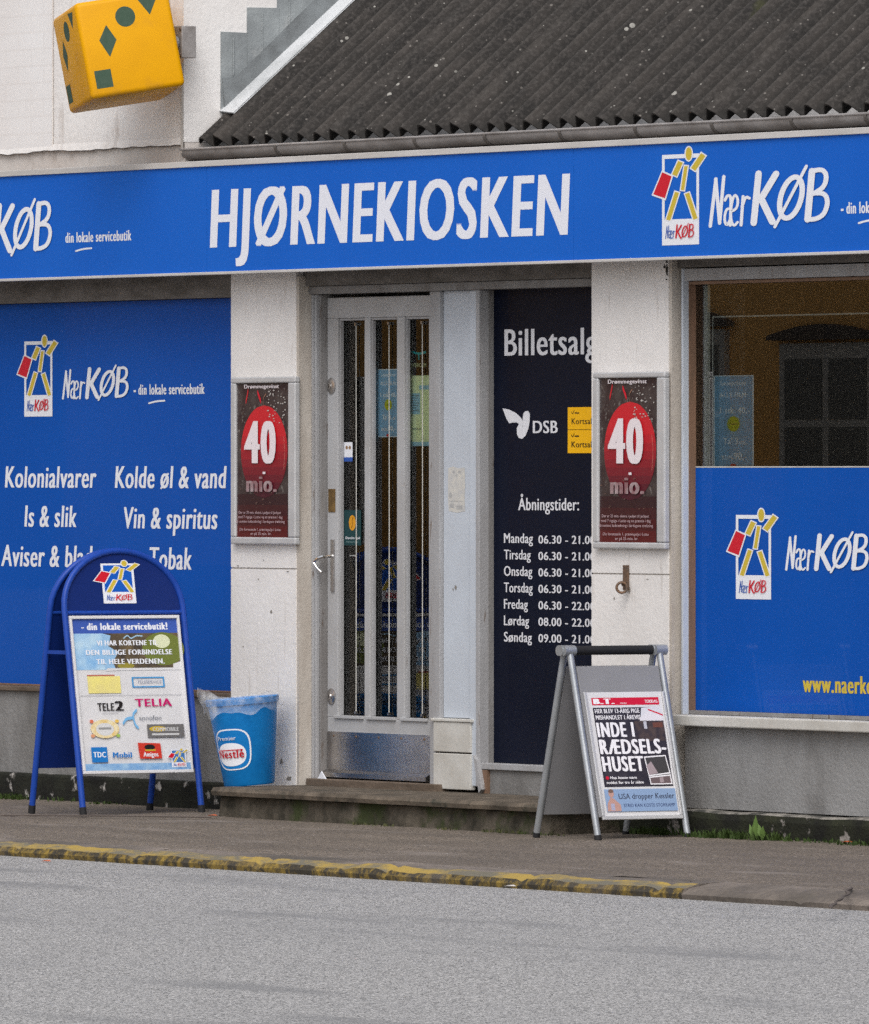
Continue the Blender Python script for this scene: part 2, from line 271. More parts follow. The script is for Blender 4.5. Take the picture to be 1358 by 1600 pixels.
class MB:
    def __init__(s): s.v = []; s.f = []; s.mi = []; s.m = []; s.lift = 0.0003; s.step = 0.00006
    def mat(s, m):
        if isinstance(m, str): m = M[m]
        if m not in s.m: s.m.append(m)
        return s.m.index(m)
    def add(s, pts, faces, m):
        k = len(s.v); s.v += [Vec(p) for p in pts]; i = s.mat(m)
        for f in faces: s.f.append(tuple(k + a for a in f)); s.mi.append(i)
        return s
    def face(s, pts, m): return s.add(pts, [tuple(range(len(pts)))], m)
    def box(s, x0, x1, y0, y1, z0, z1, m):
        p = [(x, y, z) for z in (z0, z1) for y in (y0, y1) for x in (x0, x1)]
        return s.add(p, [(0, 2, 3, 1), (4, 5, 7, 6), (0, 1, 5, 4), (2, 6, 7, 3), (0, 4, 6, 2), (1, 3, 7, 5)], m)
    def slab(s, fr, u0, u1, v0, v1, l0, l1, m):           # box in a frame
        p = [fr(u, v, l) for l in (l0, l1) for v in (v0, v1) for u in (u0, u1)]
        return s.add(p, [(0, 2, 3, 1), (4, 5, 7, 6), (0, 1, 5, 4), (2, 6, 7, 3), (0, 4, 6, 2), (1, 3, 7, 5)], m)
    def prism(s, pts, off, m):
        n = len(pts); off = Vec(off); a = [Vec(p) for p in pts]; q = [p + off for p in a]
        return s.add(a + q, [tuple(range(n)), tuple(range(2 * n - 1, n - 1, -1))] + [(i, (i + 1) % n, n + (i + 1) % n, n + i) for i in range(n)], m)
    def tube(s, path, r, m, n=10, closed=False, cap=True):
        path = [Vec(p) for p in path]; N = len(path); rings = []
        rr = r if isinstance(r, (list, tuple)) else [r] * N
        ref = None
        for i, p in enumerate(path):
            a = path[i - 1] if (i or closed) else path[0]; b_ = path[(i + 1) % N] if (i < N - 1 or closed) else path[-1]
            d = (b_ - a).normalized()
            if ref is None: ref = Vec((0, 0, 1)) if abs(d.z) < 0.9 else Vec((0, 1, 0))
            u = (ref - d * ref.dot(d)).normalized(); ref = u; w_ = d.cross(u)
            rings.append([p + u * math.cos(2 * math.pi * k / n) * rr[i] + w_ * math.sin(2 * math.pi * k / n) * rr[i] for k in range(n)])
        pts = [q for g in rings for q in g]; fs = []
        for i in range(N if closed else N - 1):
            j = (i + 1) % N
            for k in range(n): fs.append((i * n + k, i * n + (k + 1) % n, j * n + (k + 1) % n, j * n + k))
        if cap and not closed: fs += [tuple(range(n - 1, -1, -1)), tuple((N - 1) * n + k for k in range(n))]
        return s.add(pts, fs, m)
    def lathe(s, c, prof, m, n=32, axis=(0, 0, 1), cap=False):
        c = Vec(c); ax = Vec(axis).normalized(); u = Vec((1, 0, 0)); u = (u - ax * u.dot(ax)).normalized() if abs(ax.x) < 0.9 else Vec((0, 1, 0)); w_ = ax.cross(u)
        pts = [c + ax * h + (u * math.cos(2 * math.pi * k / n) + w_ * math.sin(2 * math.pi * k / n)) * r for r, h in prof for k in range(n)]
        fs = [(i * n + k, i * n + (k + 1) % n, (i + 1) * n + (k + 1) % n, (i + 1) * n + k) for i in range(len(prof) - 1) for k in range(n)]
        if cap: fs += [tuple(range(n)), tuple((len(prof) - 1) * n + k for k in range(n))]
        return s.add(pts, fs, m)
    def up(s): s.lift += s.step; return s.lift
    def poly(s, fr, pts, m):
        l = s.up(); return s.face([fr(u, v, l) for u, v in pts], m)
    def rect(s, fr, u0, u1, v0, v1, m, n=1):
        l = s.up()
        for i in range(n):
            a = u0 + (u1 - u0) * i / n; b_ = u0 + (u1 - u0) * (i + 1) / n
            s.face([fr(a, v0, l), fr(b_, v0, l), fr(b_, v1, l), fr(a, v1, l)], m)
        return s
    def ell(s, fr, cu, cv, ru, rv, m, n=28, a0=0, a1=360, rot=0.0):
        c_, s_ = math.cos(rot), math.sin(rot)
        P = []
        for i in range(n + (a1 - a0 < 360)):
            a = rad(a0 + (a1 - a0) * i / n); x, y = math.cos(a), math.sin(a)
            P.append((cu + ru * (x * c_ - y * s_), cv + rv * (x * s_ + y * c_)))
        return s.poly(fr, P, m)
    def outline(s, fr, u0, u1, v0, v1, tu, tv, m):
        s.rect(fr, u0, u1, v0, v0 + tv, m); s.rect(fr, u0, u1, v1 - tv, v1, m); s.rect(fr, u0, u0 + tu, v0 + tv, v1 - tv, m); s.rect(fr, u1 - tu, u1, v0 + tv, v1 - tv, m); return s
    def text(s, fr, body, u0, u1, base, cap, m, shear=0.0, bold=0.0, vbold=0.0):   # v DOWN frames: base, cap in v units
        vs, fs = text_mesh(body, round(1 + bold * 1.5, 2))
        q = [(x + shear * y, y) for x, y in vs]; xa = min(x for x, y in q); xb = max(x for x, y in q)
        wd = (xb - xa) + bold
        steps = [(0.0, 0.0)] if not bold and not vbold else [(0.0, 0), (0.33, vbold / 2), (0.66, -vbold / 2), (1.0, 0)]
        for st, dv in steps:
            l = s.up()
            s.add([fr(u0 + (x - xa + bold * st) / wd * (u1 - u0), base - (y + dv) / CAP * cap, l) for x, y in q], fs, m)
        return s
    def stroke(s, fr, pts, wd, asp, m, caps=True):       # v UP coordinates in a v-down frame are converted by caller; asp = u-per-v metric
        P = [Vec((p[0] / asp, p[1])) for p in pts]
        if len(P) > 2:                                    # smooth
            for _ in range(2):
                Q = [P[0]]
                for a, b_ in zip(P, P[1:]): Q += [a * 0.75 + b_ * 0.25, a * 0.25 + b_ * 0.75]
                Q.append(P[-1]); P = Q
        l = s.up(); n = len(P); L_, R_ = [], []
        for i, p in enumerate(P):
            d = (P[min(i + 1, n - 1)] - P[max(i - 1, 0)]); d.normalize(); nn = Vec((-d.y, d.x)) * wd / 2
            L_.append(p + nn); R_.append(p - nn)
        pts3 = [fr(q.x * asp, q.y, l) for q in L_ + R_]
        s.add(pts3, [(i, i + 1, n + i + 1, n + i) for i in range(n - 1)], m)
        for p in ((P[0], P[-1]) if caps else ()):
            l = s.up(); s.face([fr((p.x + math.cos(k * math.pi / 4) * wd / 2) * asp, p.y + math.sin(k * math.pi / 4) * wd / 2, l) for k in range(8)], m)
        return s
    def build(s, name, parent=None, smooth=False, bevel=0.0, loc=None):
        me = bpy.data.meshes.new(name)
        base = Vec((0, 0, 0))
        if parent is not None:
            q = parent
            while q is not None: base += q.location; q = q.parent
        if loc is not None: off = Vec(loc)
        elif parent is None:
            xs = [p.x for p in s.v]; ys = [p.y for p in s.v]; zs = [p.z for p in s.v]
            off = Vec(((min(xs) + max(xs)) / 2, (min(ys) + max(ys)) / 2, min(zs)))
        else: off = base
        me.from_pydata([p - off for p in s.v], [], s.f)
        for m_ in s.m: me.materials.append(m_)
        for p, i in zip(me.polygons, s.mi): p.material_index = i; p.use_smooth = smooth
        me.update()
        o = bpy.data.objects.new(name, me); C.objects.link(o); o.location = off - base
        if parent is not None: o.parent = parent
        if bevel:
            b_ = o.modifiers.new('bevel', 'BEVEL'); b_.width = bevel; b_.segments = 2; b_.limit_method = 'ANGLE'
        if smooth:
            try:
                me.shade_auto = True
            except Exception: pass
            ed = o.modifiers.new('split', 'EDGE_SPLIT'); ed.split_angle = rad(40)
        return o
def thing(name, loc, label, cat, group=None):
    o = bpy.data.objects.new(name, None); C.objects.link(o); o.location = loc; o.empty_display_size = 0.1
    o['label'] = label; o['category'] = cat
    if group: o['group'] = group
    return o
def tag(o, label, cat, group=None):
    o['label'] = label; o['category'] = cat
    if group: o['group'] = group
    return o
def kind(o, k='structure'): o['kind'] = k; return o

# ------------------------------------------------------------------ levels
ZSTEP = 0.212; ZPW = 0.095; YK = -2.24; ZK = 0.05
def pav(y): return ZPW + (ZK - ZPW) * (min(0, y) / (YK + 0.0))
# ------------------------------------------------------------------ ground
g = MB(); g.face([(-90, -60, 0), (60, -60, 0), (60, YK + 0.02, 0), (-90, YK + 0.02, 0)], 'road'); kind(g.build('road'))
g = MB(); nx, ny = 240, 14; x0, x1 = -12.0, 8.0
pts = []
for j in range(ny + 1):
    y = YK + 0.16 + (0.9 - YK - 0.16) * j / ny
    for i in range(nx + 1):
        x = x0 + (x1 - x0) * i / nx
        pts.append((x, y, pav(y) + 0.008 * mnoise.noise(Vec((x * 1.1, y * 1.6, 0))) + 0.003 * mnoise.noise(Vec((x * 5, y * 5, 3)))))
g.add(pts, [(j * (nx + 1) + i, j * (nx + 1) + i + 1, (j + 1) * (nx + 1) + i + 1, (j + 1) * (nx + 1) + i) for j in range(ny) for i in range(nx)], 'pavement')
kind(g.build('pavement', smooth=True))
xk = X(1065, YK)                                  # end of the yellow paint
def kerb(xa, xb, painted):
    g = MB(); n = int((xb - xa) / 0.035); rows = []
    for i in range(n + 1):
        x = xa + (xb - xa) * i / n
        j1 = 0.010 * mnoise.noise(Vec((x * 2.2, 1, 0))) + 0.008 * mnoise.noise(Vec((x * 11, 4, 0))); j2 = 0.008 * mnoise.noise(Vec((x * 3.1, 9, 0))) + 0.005 * mnoise.noise(Vec((x * 14, 2, 0)))
        gap = 0.010 if abs(((x + .13 * mnoise.noise(Vec((int(x), 3.3, 0)))) % 1.0) - 0.5) < 0.018 else 0.0
        slope = 0.05 if not painted else 0.0
        prof = [(YK + 0.002 + j1, -0.01), (YK - 0.004 + j1, 0.018), (YK + 0.010 + slope * .4 + j1, ZK - 0.014 + j2), (YK + 0.07 + slope, ZK + 0.002 + j2), (YK + 0.19, ZK + 0.009 + j2 * .4), (YK + 0.215, ZK - 0.02)]
        rows.append([(x, y, z - gap * (z > 0)) for y, z in prof])
    k = 6
    pts = [p for r in rows for p in r]
    if painted:
        g.add(pts, [(i * k + j, (i + 1) * k + j, (i + 1) * k + j + 1, i * k + j + 1) for i in range(n) for j in (0, 1)], 'kerb_yellow')
        g.add(pts, [(i * k + j, (i + 1) * k + j, (i + 1) * k + j + 1, i * k + j + 1) for i in range(n) for j in (2,)], 'kerb_top')
        g.add(pts, [(i * k + j, (i + 1) * k + j, (i + 1) * k + j + 1, i * k + j + 1) for i in range(n) for j in (3, 4)], 'kerb')
        g.add(rows[-1], [tuple(range(k))], 'kerb')
    else:
        g.add(rows[0], [tuple(range(k))], 'kerb')
        g.add(pts, [(i * k + j, (i + 1) * k + j, (i + 1) * k + j + 1, i * k + j + 1) for i in range(n) for j in range(5)], 'kerb')
    return kind(g.build('kerb' if painted else 'kerb', smooth=True))
kerb(-12, xk, True); kerb(xk + 0.004, 8, False)

def seam(pts, w_=.006):
    g = MB(); P = []
    for (a, b_) in zip(pts, pts[1:]):
        for k in range(14):
            px, py = a[0] + (b_[0] - a[0]) * k / 14, a[1] + (b_[1] - a[1]) * k / 14; q = hit(px, py, 2, .08); z = pav(q.y) + .012
            P.append(Vec((q.x, q.y + .02 * mnoise.noise(Vec((q.x * 5, 0, 0))), z)))
    g.tube(P, [w_ * (.5 + abs(mnoise.noise(Vec((i * .7, 0, 0))))) for i in range(len(P))], 'crack', 5); return kind(g.build('pavement_seam'))
seam([(0, 1276), (140, 1278), (345, 1283)]); seam([(1296, 1404), (1312, 1396), (1332, 1380)], .008)
# ------------------------------------------------------------------ kiosk building
K = thing('kiosk_building', (0, 0.3, 0), 'low white kiosk with blue shop windows, grey door and dark corrugated roof', 'building')
xPL0, xPL1 = X(361), X(462.5); xPR0, xPR1 = X(924.5), X(1044.6)
ZB = 2.40                                           # underside of the sign
for a, c_ in ((xPL0, xPL1), (xPR0, xPR1)):
    g = MB(); zj = Z(462 if a < 0 else 924, 889 if a < 0 else 896)
    g.box(a, c_, 0, 0.36, 0.10, zj - 0.003, 'render_white'); g.box(a, c_, 0, 0.36, zj + 0.003, 2.62, 'render_white'); g.box(a + 0.004, c_ - 0.004, 0.004, 0.35, zj - 0.01, zj + 0.01, 'joint')
    g.build('pillar', K)
yF = 0.063
# stucco reveals to the right of each pillar
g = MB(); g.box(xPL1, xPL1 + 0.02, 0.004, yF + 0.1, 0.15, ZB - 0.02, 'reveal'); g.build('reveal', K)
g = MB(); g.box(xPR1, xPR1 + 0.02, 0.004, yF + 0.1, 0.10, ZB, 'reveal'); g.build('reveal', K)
# lintel and the wall above / behind the sign
zLd = Z(500, 457)
g = MB(); g.box(-14, xPL0 - 0.001, 0.035, 0.34, Z(360, 464), 2.62, 'lintel'); g.box(xPL1 + 0.001, xPR0 - 0.001, 0.035, 0.34, zLd + 0.03, 2.62, 'lintel')
g.box(xPR1 + 0.001, 8, 0.03, 0.34, Z(1100, 417, 0.03), 2.62, 'lintel'); g.box(xPL0 + .002, xPR1 - .002, 0.36, 0.5, 2.3, 2.62, 'lintel'); g.build('lintel', K)
g = MB(); xs_ = xPL1 + 0.02
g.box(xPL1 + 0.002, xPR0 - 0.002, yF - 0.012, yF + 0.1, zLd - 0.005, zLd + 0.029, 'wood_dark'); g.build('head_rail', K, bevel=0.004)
g = MB(); g.box(-14, 8, 0.12, 0.34, 2.621, 2.93, 'wall_band'); g.build('wall', K)
# left base wall, ledge, plinth
zsL = Z(100, 1082, 0.03)
g = MB(); g.box(-14, xPL0 - 0.002, 0.02, 0.34, Z(0, 1207, .02), zsL, 'grey_wall'); g.build('base_wall', K)
g = MB(); g.box(-14, xPL0 - 0.004, -0.02, 0.3, 0.0, Z(0, 1206, -.02), 'plinth'); g.build('plinth', K, bevel=0.012)
g = MB(); g.box(-14, xPL0 - 0.004, 0.0, 0.12, zsL + 0.001, zsL + 0.022, 'threshold'); g.build('window_sill', K, bevel=0.003)
# right base wall, sill, ledge and plinth
zsR = Z(1060, 1134); xW = X(1058)
zl = Z(1079, 1263)
g = MB(); g.box(xW + 0.03, 8, 0.02, 0.34, zl + 0.001, zsR, 'grey_wall'); g.build('base_wall', K)
g = MB(); g.box(xW, 8, -0.035, 0.10, zsR + 0.002, Z(1060, 1117, -.035), 'tile'); g.build('window_sill', K, bevel=0.005)
g = MB(); xa = X(860, -.03); n = 90
top = []; 
for i in range(n + 1):
    x = xa + (8 - xa) * i / n; top.append((x, -0.045 + 0.012 * mnoise.noise(Vec((x * 3, 0, 0))), zl - 0.006 + 0.006 * mnoise.noise(Vec((x * 4, 7, 0)))))
pts = []
for x, y, z in top: pts += [(x, y + 0.02, 0.0), (x, y, z - 0.03), (x, y + 0.006, z - 0.006), (x, y + 0.02, z), (x, 0.06, z + 0.004)]
g.add(pts, [(i * 5 + j, (i + 1) * 5 + j, (i + 1) * 5 + j + 1, i * 5 + j + 1) for i in range(n) for j in (0, 1)], 'plinth_right')
g.add(pts, [(i * 5 + j, (i + 1) * 5 + j, (i + 1) * 5 + j + 1, i * 5 + j + 1) for i in range(n) for j in (2, 3)], 'ledge')
g.face([pts[0], pts[1], pts[2], pts[3], pts[4], (xa, .06, 0)], 'plinth_right'); g.build('plinth', K)
# doorstep
sx0, sx1 = X(330, -.40), X(853, -.40)
g = MB(); n = 60
for (za, zb, yo, mm, xe) in ((ZSTEP - 0.035, ZSTEP, -0.40, 'stone', 0.0), (0.0, ZSTEP - 0.036, -0.37, 'riser', 0.02)):
    P = []
    for i in range(n + 1):
        x = sx0 + xe + (sx1 - sx0 - 2 * xe) * i / n; j = 0.010 * mnoise.noise(Vec((x * 4, za * 10, 0))) + 0.006 * mnoise.noise(Vec((x * 15, za * 9, 2)))
        P += [(x, yo + j, za), (x, yo + j - 0.004, (za + zb) / 2), (x, yo + j + 0.008, zb - 0.003 + j * .3), (x, yo + .06, zb), (x, 0.35, zb + 0.004)]
    g.add(P, [(i * 5 + j, (i + 1) * 5 + j, (i + 1) * 5 + j + 1, i * 5 + j + 1) for i in range(n) for j in range(4)], mm)
    for e in (0, n): g.face([P[e * 5 + j] for j in range(5)] + [(P[e * 5][0], 0.35, za)], mm)
g.build('doorstep', K, smooth=True)
# ---- door frame: stepped mouldings left, post right
zd0 = ZSTEP; xf0 = xPL1 + 0.02
yD = 0.115
g = MB()
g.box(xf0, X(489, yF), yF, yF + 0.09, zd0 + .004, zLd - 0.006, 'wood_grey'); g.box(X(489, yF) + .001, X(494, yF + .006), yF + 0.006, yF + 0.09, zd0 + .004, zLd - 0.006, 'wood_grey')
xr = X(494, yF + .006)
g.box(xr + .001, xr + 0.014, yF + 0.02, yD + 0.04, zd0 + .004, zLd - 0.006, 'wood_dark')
g.build('door_frame', K, bevel=0.003)
xd0 = xr + 0.016; xd1 = X(675, yD)
# post, pale panel and its plinth
g = MB(); xp = X(675, yF + .02)
g.box(X(671.5, yF + .012), X(687, yF + .012), yF + 0.012, yD - 0.002, zd0 + .02, zLd - 0.006, 'wood_grey')
g.build('door_post', K, bevel=0.003)
g = MB(); g.box(X(687, yF + .012) + .002, X(736, yF + .03), yF + 0.03, yD + 0.05, Z(700, 1122, yF), zLd - 0.006, 'panel_paint'); g.build('side_panel', K, bevel=0.002)
g = MB(); g.box(X(736, yF + .02) + .003, X(742, yF), yF + 0.012, yD + 0.12, zd0 + .03, zLd - 0.006, 'panel_paint'); g.box(X(742, yF) + .003, X(748, yF), yF + 0.002, yD + 0.14, zd0 + .03, zLd - 0.006, 'wood_grey')
g.build('window_post', K, bevel=0.003)
yq = .066; zt0, ztm, zt1 = Z(677, 1232, yq), Z(677, 1175, yq), Z(677, 1127, yq)
g = MB(); g.box(X(677, yq), X(735, yq), yq, yF + 0.029, zt0, ztm - 0.003, 'tile'); g.box(X(677, yq), X(735, yq), yq, yF + 0.029, ztm + 0.003, zt1, 'tile'); g.box(X(675, yq) - .003, X(737, yq) + .003, yq - 0.006, yF + 0.029, zt1 + 0.001, zt1 + 0.014, 'tile')
g.box(X(679, yq), X(734, yq), yq + 0.004, yF + 0.029, ztm - 0.01, ztm + 0.01, 'gap'); g.build('post_plinth', K, bevel=0.003)
g = MB(); g.box(X(738, .03) + .004, X(748, .03), 0.07, 0.2, zd0 + .003, zd0 + .10, 'brown_wood'); g.prism([(X(739, .05), .05, zd0 + .16), (X(744, .05), .05, zd0 + .14), (X(752, .05), .05, zd0 + 0.02), (X(748, .05), .05, zd0 + 0.005)], (0, .02, 0), 'wood_grey'); g.build('rotten_foot', K)
# threshold
g = MB(); g.box(xPL1 + 0.03, X(676, 0.02), 0.03, 0.3, ZSTEP - 0.01, Z(600, 1222, .03), 'threshold'); g.build('threshold', K, bevel=0.004)
# ---- door leaf
zD0 = Z(600, 1219, yD); zD1 = Z(600, 463, yD)
dg = [(537, 569), (587.6, 620), (637.6, 669)]
zg0, zg1 = Z(600, 1120, yD), Z(600, 500, yD)
dg = [(528, 569.4), (578, 620), (631.6, 670)]
edges = [xd0] + [X(p, yD) for q in dg for p in q] + [xd1]
g = MB()
zk = Z(600, 1146, yD)
g.box(xd0, xd1, yD, yD + 0.045, zg1 + 0.012, zD1, 'door_paint'); g.box(xd0, xd1, yD, yD + 0.045, zD0, zg0 - 0.01, 'door_paint')
for i in range(0, 8, 2): g.box(edges[i], edges[i + 1], yD, yD + 0.045, zg0 - 0.0099, zg1 + 0.0119, 'door_paint')
D = g.build('door', K, bevel=0.003)
for i in range(3):
    xa, xb = edges[2 * i + 1], edges[2 * i + 2]
    g = MB()
    g.box(xa + .0005, xa + 0.007, yD + 0.010, yD + 0.026, zg0, zg1, 'wood_grey'); g.box(xb - 0.007, xb - .0005, yD + 0.010, yD + 0.026, zg0, zg1, 'wood_grey')
    g.box(xa - 0.022, xb - 0.004, yD - 0.010, yD + 0.02, zg0 - 0.014, zg0 - 0.0005, 'door_paint'); g.box(xa + .0005, xb - 0.0005, yD + 0.008, yD + 0.026, zg1 + .001, zg1 + 0.0118, 'wood_grey')
    g.build('glazing_bead', D, bevel=0.002)
    g = MB(); g.face([(xa - .004, yD + .030, zg0 - .005), (xb + .004, yD + .030, zg0 - .005), (xb + .004, yD + .030, zg1 + .011), (xa - .004, yD + .030, zg1 + .011)], 'door_glass'); g.build('pane', D)
    g = MB(); xc = X((556.5, 608, 660)[i], yD + .022); g.tube([(xc, yD + 0.022, zg0 + 0.01), (xc + .002, yD + 0.022, (zg0 + zg1) / 2), (xc, yD + 0.022, zg1 - 0.012)], 0.0022, 'cord', 6)
    g.box(xc - .005, xc + .005, yD + .016, yD + .028, zg1 - .02, zg1 - .008, 'steel'); g.box(xc - .005, xc + .005, yD + .016, yD + .028, zg0 + .006, zg0 + .018, 'steel'); g.build('cord', D)
g = MB(); g.box(xd0 + 0.004, xd1 - 0.004, yD - 0.003, yD - 0.0005, Z(600, 1206, yD), zk, 'steel')
for k in range(5):
    x = xd0 + 0.06 + k * (xd1 - xd0 - 0.12) / 4; g.lathe((x, yD - .003, zk - .018), [(0.006, 0), (0.004, -0.003), (0.0, -0.0035)], 'iron', 8, (0, 1, 0))
g.build('kick_plate', D)
g = MB(); zz = Z(600, 1206, yD); g.prism([(xd0 + .002, yD - .002, zz), (xd0 + .002, yD - .03, zz - .012), (xd0 + .002, yD - .03, zD0 + .004), (xd0 + .002, yD - .002, zD0 + .004)], (xd1 - xd0 - .004, 0, 0), 'steel'); g.build('drip_rail', D)
g = MB(); hx = X(521, yD); g.box(hx - .013, hx + .013, yD - .007, yD - .0005, Z(520, 924, yD), Z(520, 843, yD), 'steel')
zh = Z(520, 871, yD); g.tube([(hx, yD - .005, zh + .006), (hx - .005, yD - .05, zh + .004), (hx - .02, yD - .062, zh - .002), (hx - .05, yD - .066, zh - .02), (hx - .03, yD - .062, zh - .045), (hx - 0.004, yD - .055, zh - .064)], [.008, .008, .007, .007, .006, .005], 'chrome', 8)
g.build('door_handle', D, smooth=True)
for py in (603, 1088):
    g = MB(); zc = Z(518, py, yD); xc = X(518.5, yD); g.lathe((xc, yD - .001, zc), [(0.034, 0), (0.034, -0.004), (0.026, -0.007), (0.014, -0.009), (0.012, -.014), (0, -.015)], 'steel', 24, (0, 1, 0)); g.box(xc - .002, xc + .002, yD - .0165, yD - .0155, zc - .008, zc + .008, 'gap'); g.build('lock_rose', D, smooth=True)
g = MB(); fr = fac(513.5, 524, 764, 800, yD - .001); g.slab(fr, 0, 1, 0, 1, 0, .002, 'brass'); g.ell(fr, .5, .38, .25, .1, M['gap']); g.build('brass_plate', D)
# corner cap: small white triangle at the door foot
g = MB(); g.prism([(X(496, yD - .06), yD - .06, Z(496, 1217, yD - .06)), (X(509, yD - .06), yD - .06, Z(509, 1217, yD - .06)), (X(502, yD - .06), yD - .06, Z(502, 1205, yD - .06))], (0, .004, 0), 'film_white'); g.build('corner_flap', D)

WHITE_INK = M['film_white']
# stickers and notices on the door glass
yg = yD + 0.028
g = MB(); fr = fac(537.5, 551, 691, 721, yg); g.rect(fr, 0, 1, 0, 1, M['film_white']); g.rect(fr, 0, 1, .78, 1, M['logo_blue']); g.ell(fr, .32, .28, .14, .1, ink('tan', (150, 120, 90))); g.ell(fr, .68, .28, .14, .1, ink('tan', (150, 120, 90)))
tag(g.build('sticker'), 'small white sticker with blue foot edge on the left door pane', 'sticker')
g = MB(); fr = fac(538, 564.5, 797, 852, yg - .001); g.rect(fr, 0, 1, 0, 1, ink('teal', (22, 62, 66))); g.ell(fr, .48, .36, .2, .22, ink('gold', (215, 150, 30)), rot=-.3); g.stroke(fr, [(.44, .5), (.5, .4), (.46, .3), (.52, .2)], .03, 1, ink('goldd', (120, 80, 15)))
g.text(fr, 'Danske Spil', .08, .92, .82, .07, WHITE_INK, bold=.05); g.text(fr, 'Forhandler', .15, .85, .92, .035, ink('tealt', (150, 180, 180)))
tag(g.build('sticker'), 'dark green sticker with a golden blot on the left door pane', 'sticker')
def price_poster(px0, px1, py0, py1, y, label, red=True):
    g = MB(); fr = fac(px0, px1, py0, py1, y); W_ = ink('pale_ink', (250, 252, 255))
    g.rect(fr, 0, 1, 0, 1, M['slate_poster']); g.outline(fr, 0, 1, 0, 1, .03, .008, W_)
    g.text(fr, 'Lejepriser', .18, .82, .105, .045, W_, bold=.04); g.text(fr, 'ALLE FILM:', .15, .85, .235, .05, W_, bold=.05)
    g.text(fr, '1 stk. 40,-', .17, .90, .41, .065, W_, bold=.05)
    n = 20; g.poly(fr, [(.5 + (.17 if k % 2 else .145) * math.cos(k * math.pi / n), .525 + (.088 if k % 2 else .076) * math.sin(k * math.pi / n)) for k in range(2 * n)], ink('badge', (190, 195, 25)))
    g.text(fr, 'TILBUD', .38, .62, .535, .02, ink('badge_ink', (80, 85, 20)), bold=.05)
    g.text(fr, "Ta' 3", .25, .62, .745, .07, W_, bold=.05); g.text(fr, 'stk.', .65, .84, .745, .045, W_, bold=.04)
    g.text(fr, 'KUN', .22, .48, .91, .045, W_, bold=.06); g.text(fr, '90,-', .52, .84, .91, .075, W_, bold=.05)
    if red: g.ell(fr, .5, .975, .07, .02, M['red'])
    return tag(g.build('price_poster'), label, 'poster')
price_poster(589, 625, 577, 683, yD + .040, 'blue film rental price poster behind the middle door pane')
g = MB(); fr = fac(638, 672, 587, 697, yD + .040); g.rect(fr, 0, 1, 0, 1, ink('notice', (225, 235, 190))); g.rect(fr, .05, .55, .25, .55, ink('notice_blue', (150, 195, 215))); g.rect(fr, .5, 1, .14, .2, ink('notice_blue', (150, 195, 215)))
for k in range(7): g.rect(fr, .1, .5 - .06 * (k % 3), .28 + k * .035, .29 + k * .035, ink('notice_ink', (90, 110, 110)))
g.rect(fr, .08, .6, .75, .765, ink('notice_ink', (90, 110, 110))); g.rect(fr, 0, 1, .94, 1, ink('notice_blue', (150, 195, 215)))
tag(g.build('notice'), 'pale green notice sheet behind the right door pane', 'notice')
g = MB(); fr = fac(643, 666, 548, 575, yD + .041); tq = ink('turq', (25, 165, 170)); g.stroke(fr, [(.1, .08), (.5, .2), (.95, .1)], .12, 1, tq); g.stroke(fr, [(.5, .15), (.5, .5)], .08, 1, tq); g.text(fr, 'WEBCAM', .0, 1.0, .95, .22, ink('webt', (190, 195, 150)), bold=.08)
tag(g.build('sticker'), 'turquoise mark above pale letters on the right door pane', 'sticker')
g = MB(); fr = fac(700, 727, 729, 801, yF + .0295)
wk = pm('worn_sticker', (0.62, 0.60, 0.55), (0.50, 0.50, 0.50), 30, .8); wb = pm('worn_sticker_residue', (0.36, 0.36, 0.37), (0.5, 0.5, 0.48), 60, .8)
P = [(.02, .03), (.3, 0), (.6, .04), (.98, .02), (1, .4), (.96, .7), (1, .97), (.5, 1), (.05, .96), (0, .6)]
g.poly(fr, P, wk); g.ell(fr, .35, .12, .09, .035, wb); g.ell(fr, .68, .12, .1, .03, wb); g.ell(fr, .5, .2, .05, .03, wb); g.rect(fr, .1, .9, .74, .76, wb); g.rect(fr, .1, .35, .80, .90, wb); g.rect(fr, .5, .85, .84, .93, wb); g.ell(fr, .15, .62, .1, .06, wb)
tag(g.build('sticker'), 'worn whitish peeling sticker on the pale panel beside the door', 'sticker')

# ---- dark ticket window
yN = 0.135
zN0, zN1 = Z(765, 1190, yN), Z(765, 456, yN)
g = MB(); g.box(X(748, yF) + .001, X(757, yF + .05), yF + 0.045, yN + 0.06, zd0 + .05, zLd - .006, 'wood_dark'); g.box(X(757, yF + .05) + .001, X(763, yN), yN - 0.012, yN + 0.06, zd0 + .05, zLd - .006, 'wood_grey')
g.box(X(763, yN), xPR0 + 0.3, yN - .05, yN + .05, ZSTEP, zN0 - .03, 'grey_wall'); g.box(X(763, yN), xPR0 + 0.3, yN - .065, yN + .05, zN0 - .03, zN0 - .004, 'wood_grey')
NW = g.build('ticket_window', K, bevel=.003)
g = MB(); g.box(X(761, yN), xPR0 + 0.32, yN, yN + .006, zN0 - .003, zN1 + .01, 'navy_film'); g.build('pane', NW)
FN = lambda a, b_, c_, d: fac(a, b_, c_, d, yN - .001)
def ftext(parent, body, px0, px1, base, cap, y, m, name='lettering', **k):
    g = MB(); fr = fac(px0, px1, base - cap, base, y); g.text(fr, body, 0, 1, 1, 1, m, **k); return g.build(name, parent)
tw = ink('ticket_white', (225, 226, 232))
ftext(NW, 'Billetsalg', 788.4, 933, 555.8, 41, yN - .001, tw, bold=.05)
ftext(NW, 'DSB', 832.7, 871.7, 676.7, 19, yN - .001, tw, bold=.06)
ftext(NW, 'Åbningstider:', 809.9, 905, 797, 19, yN - .001, tw, bold=.05)
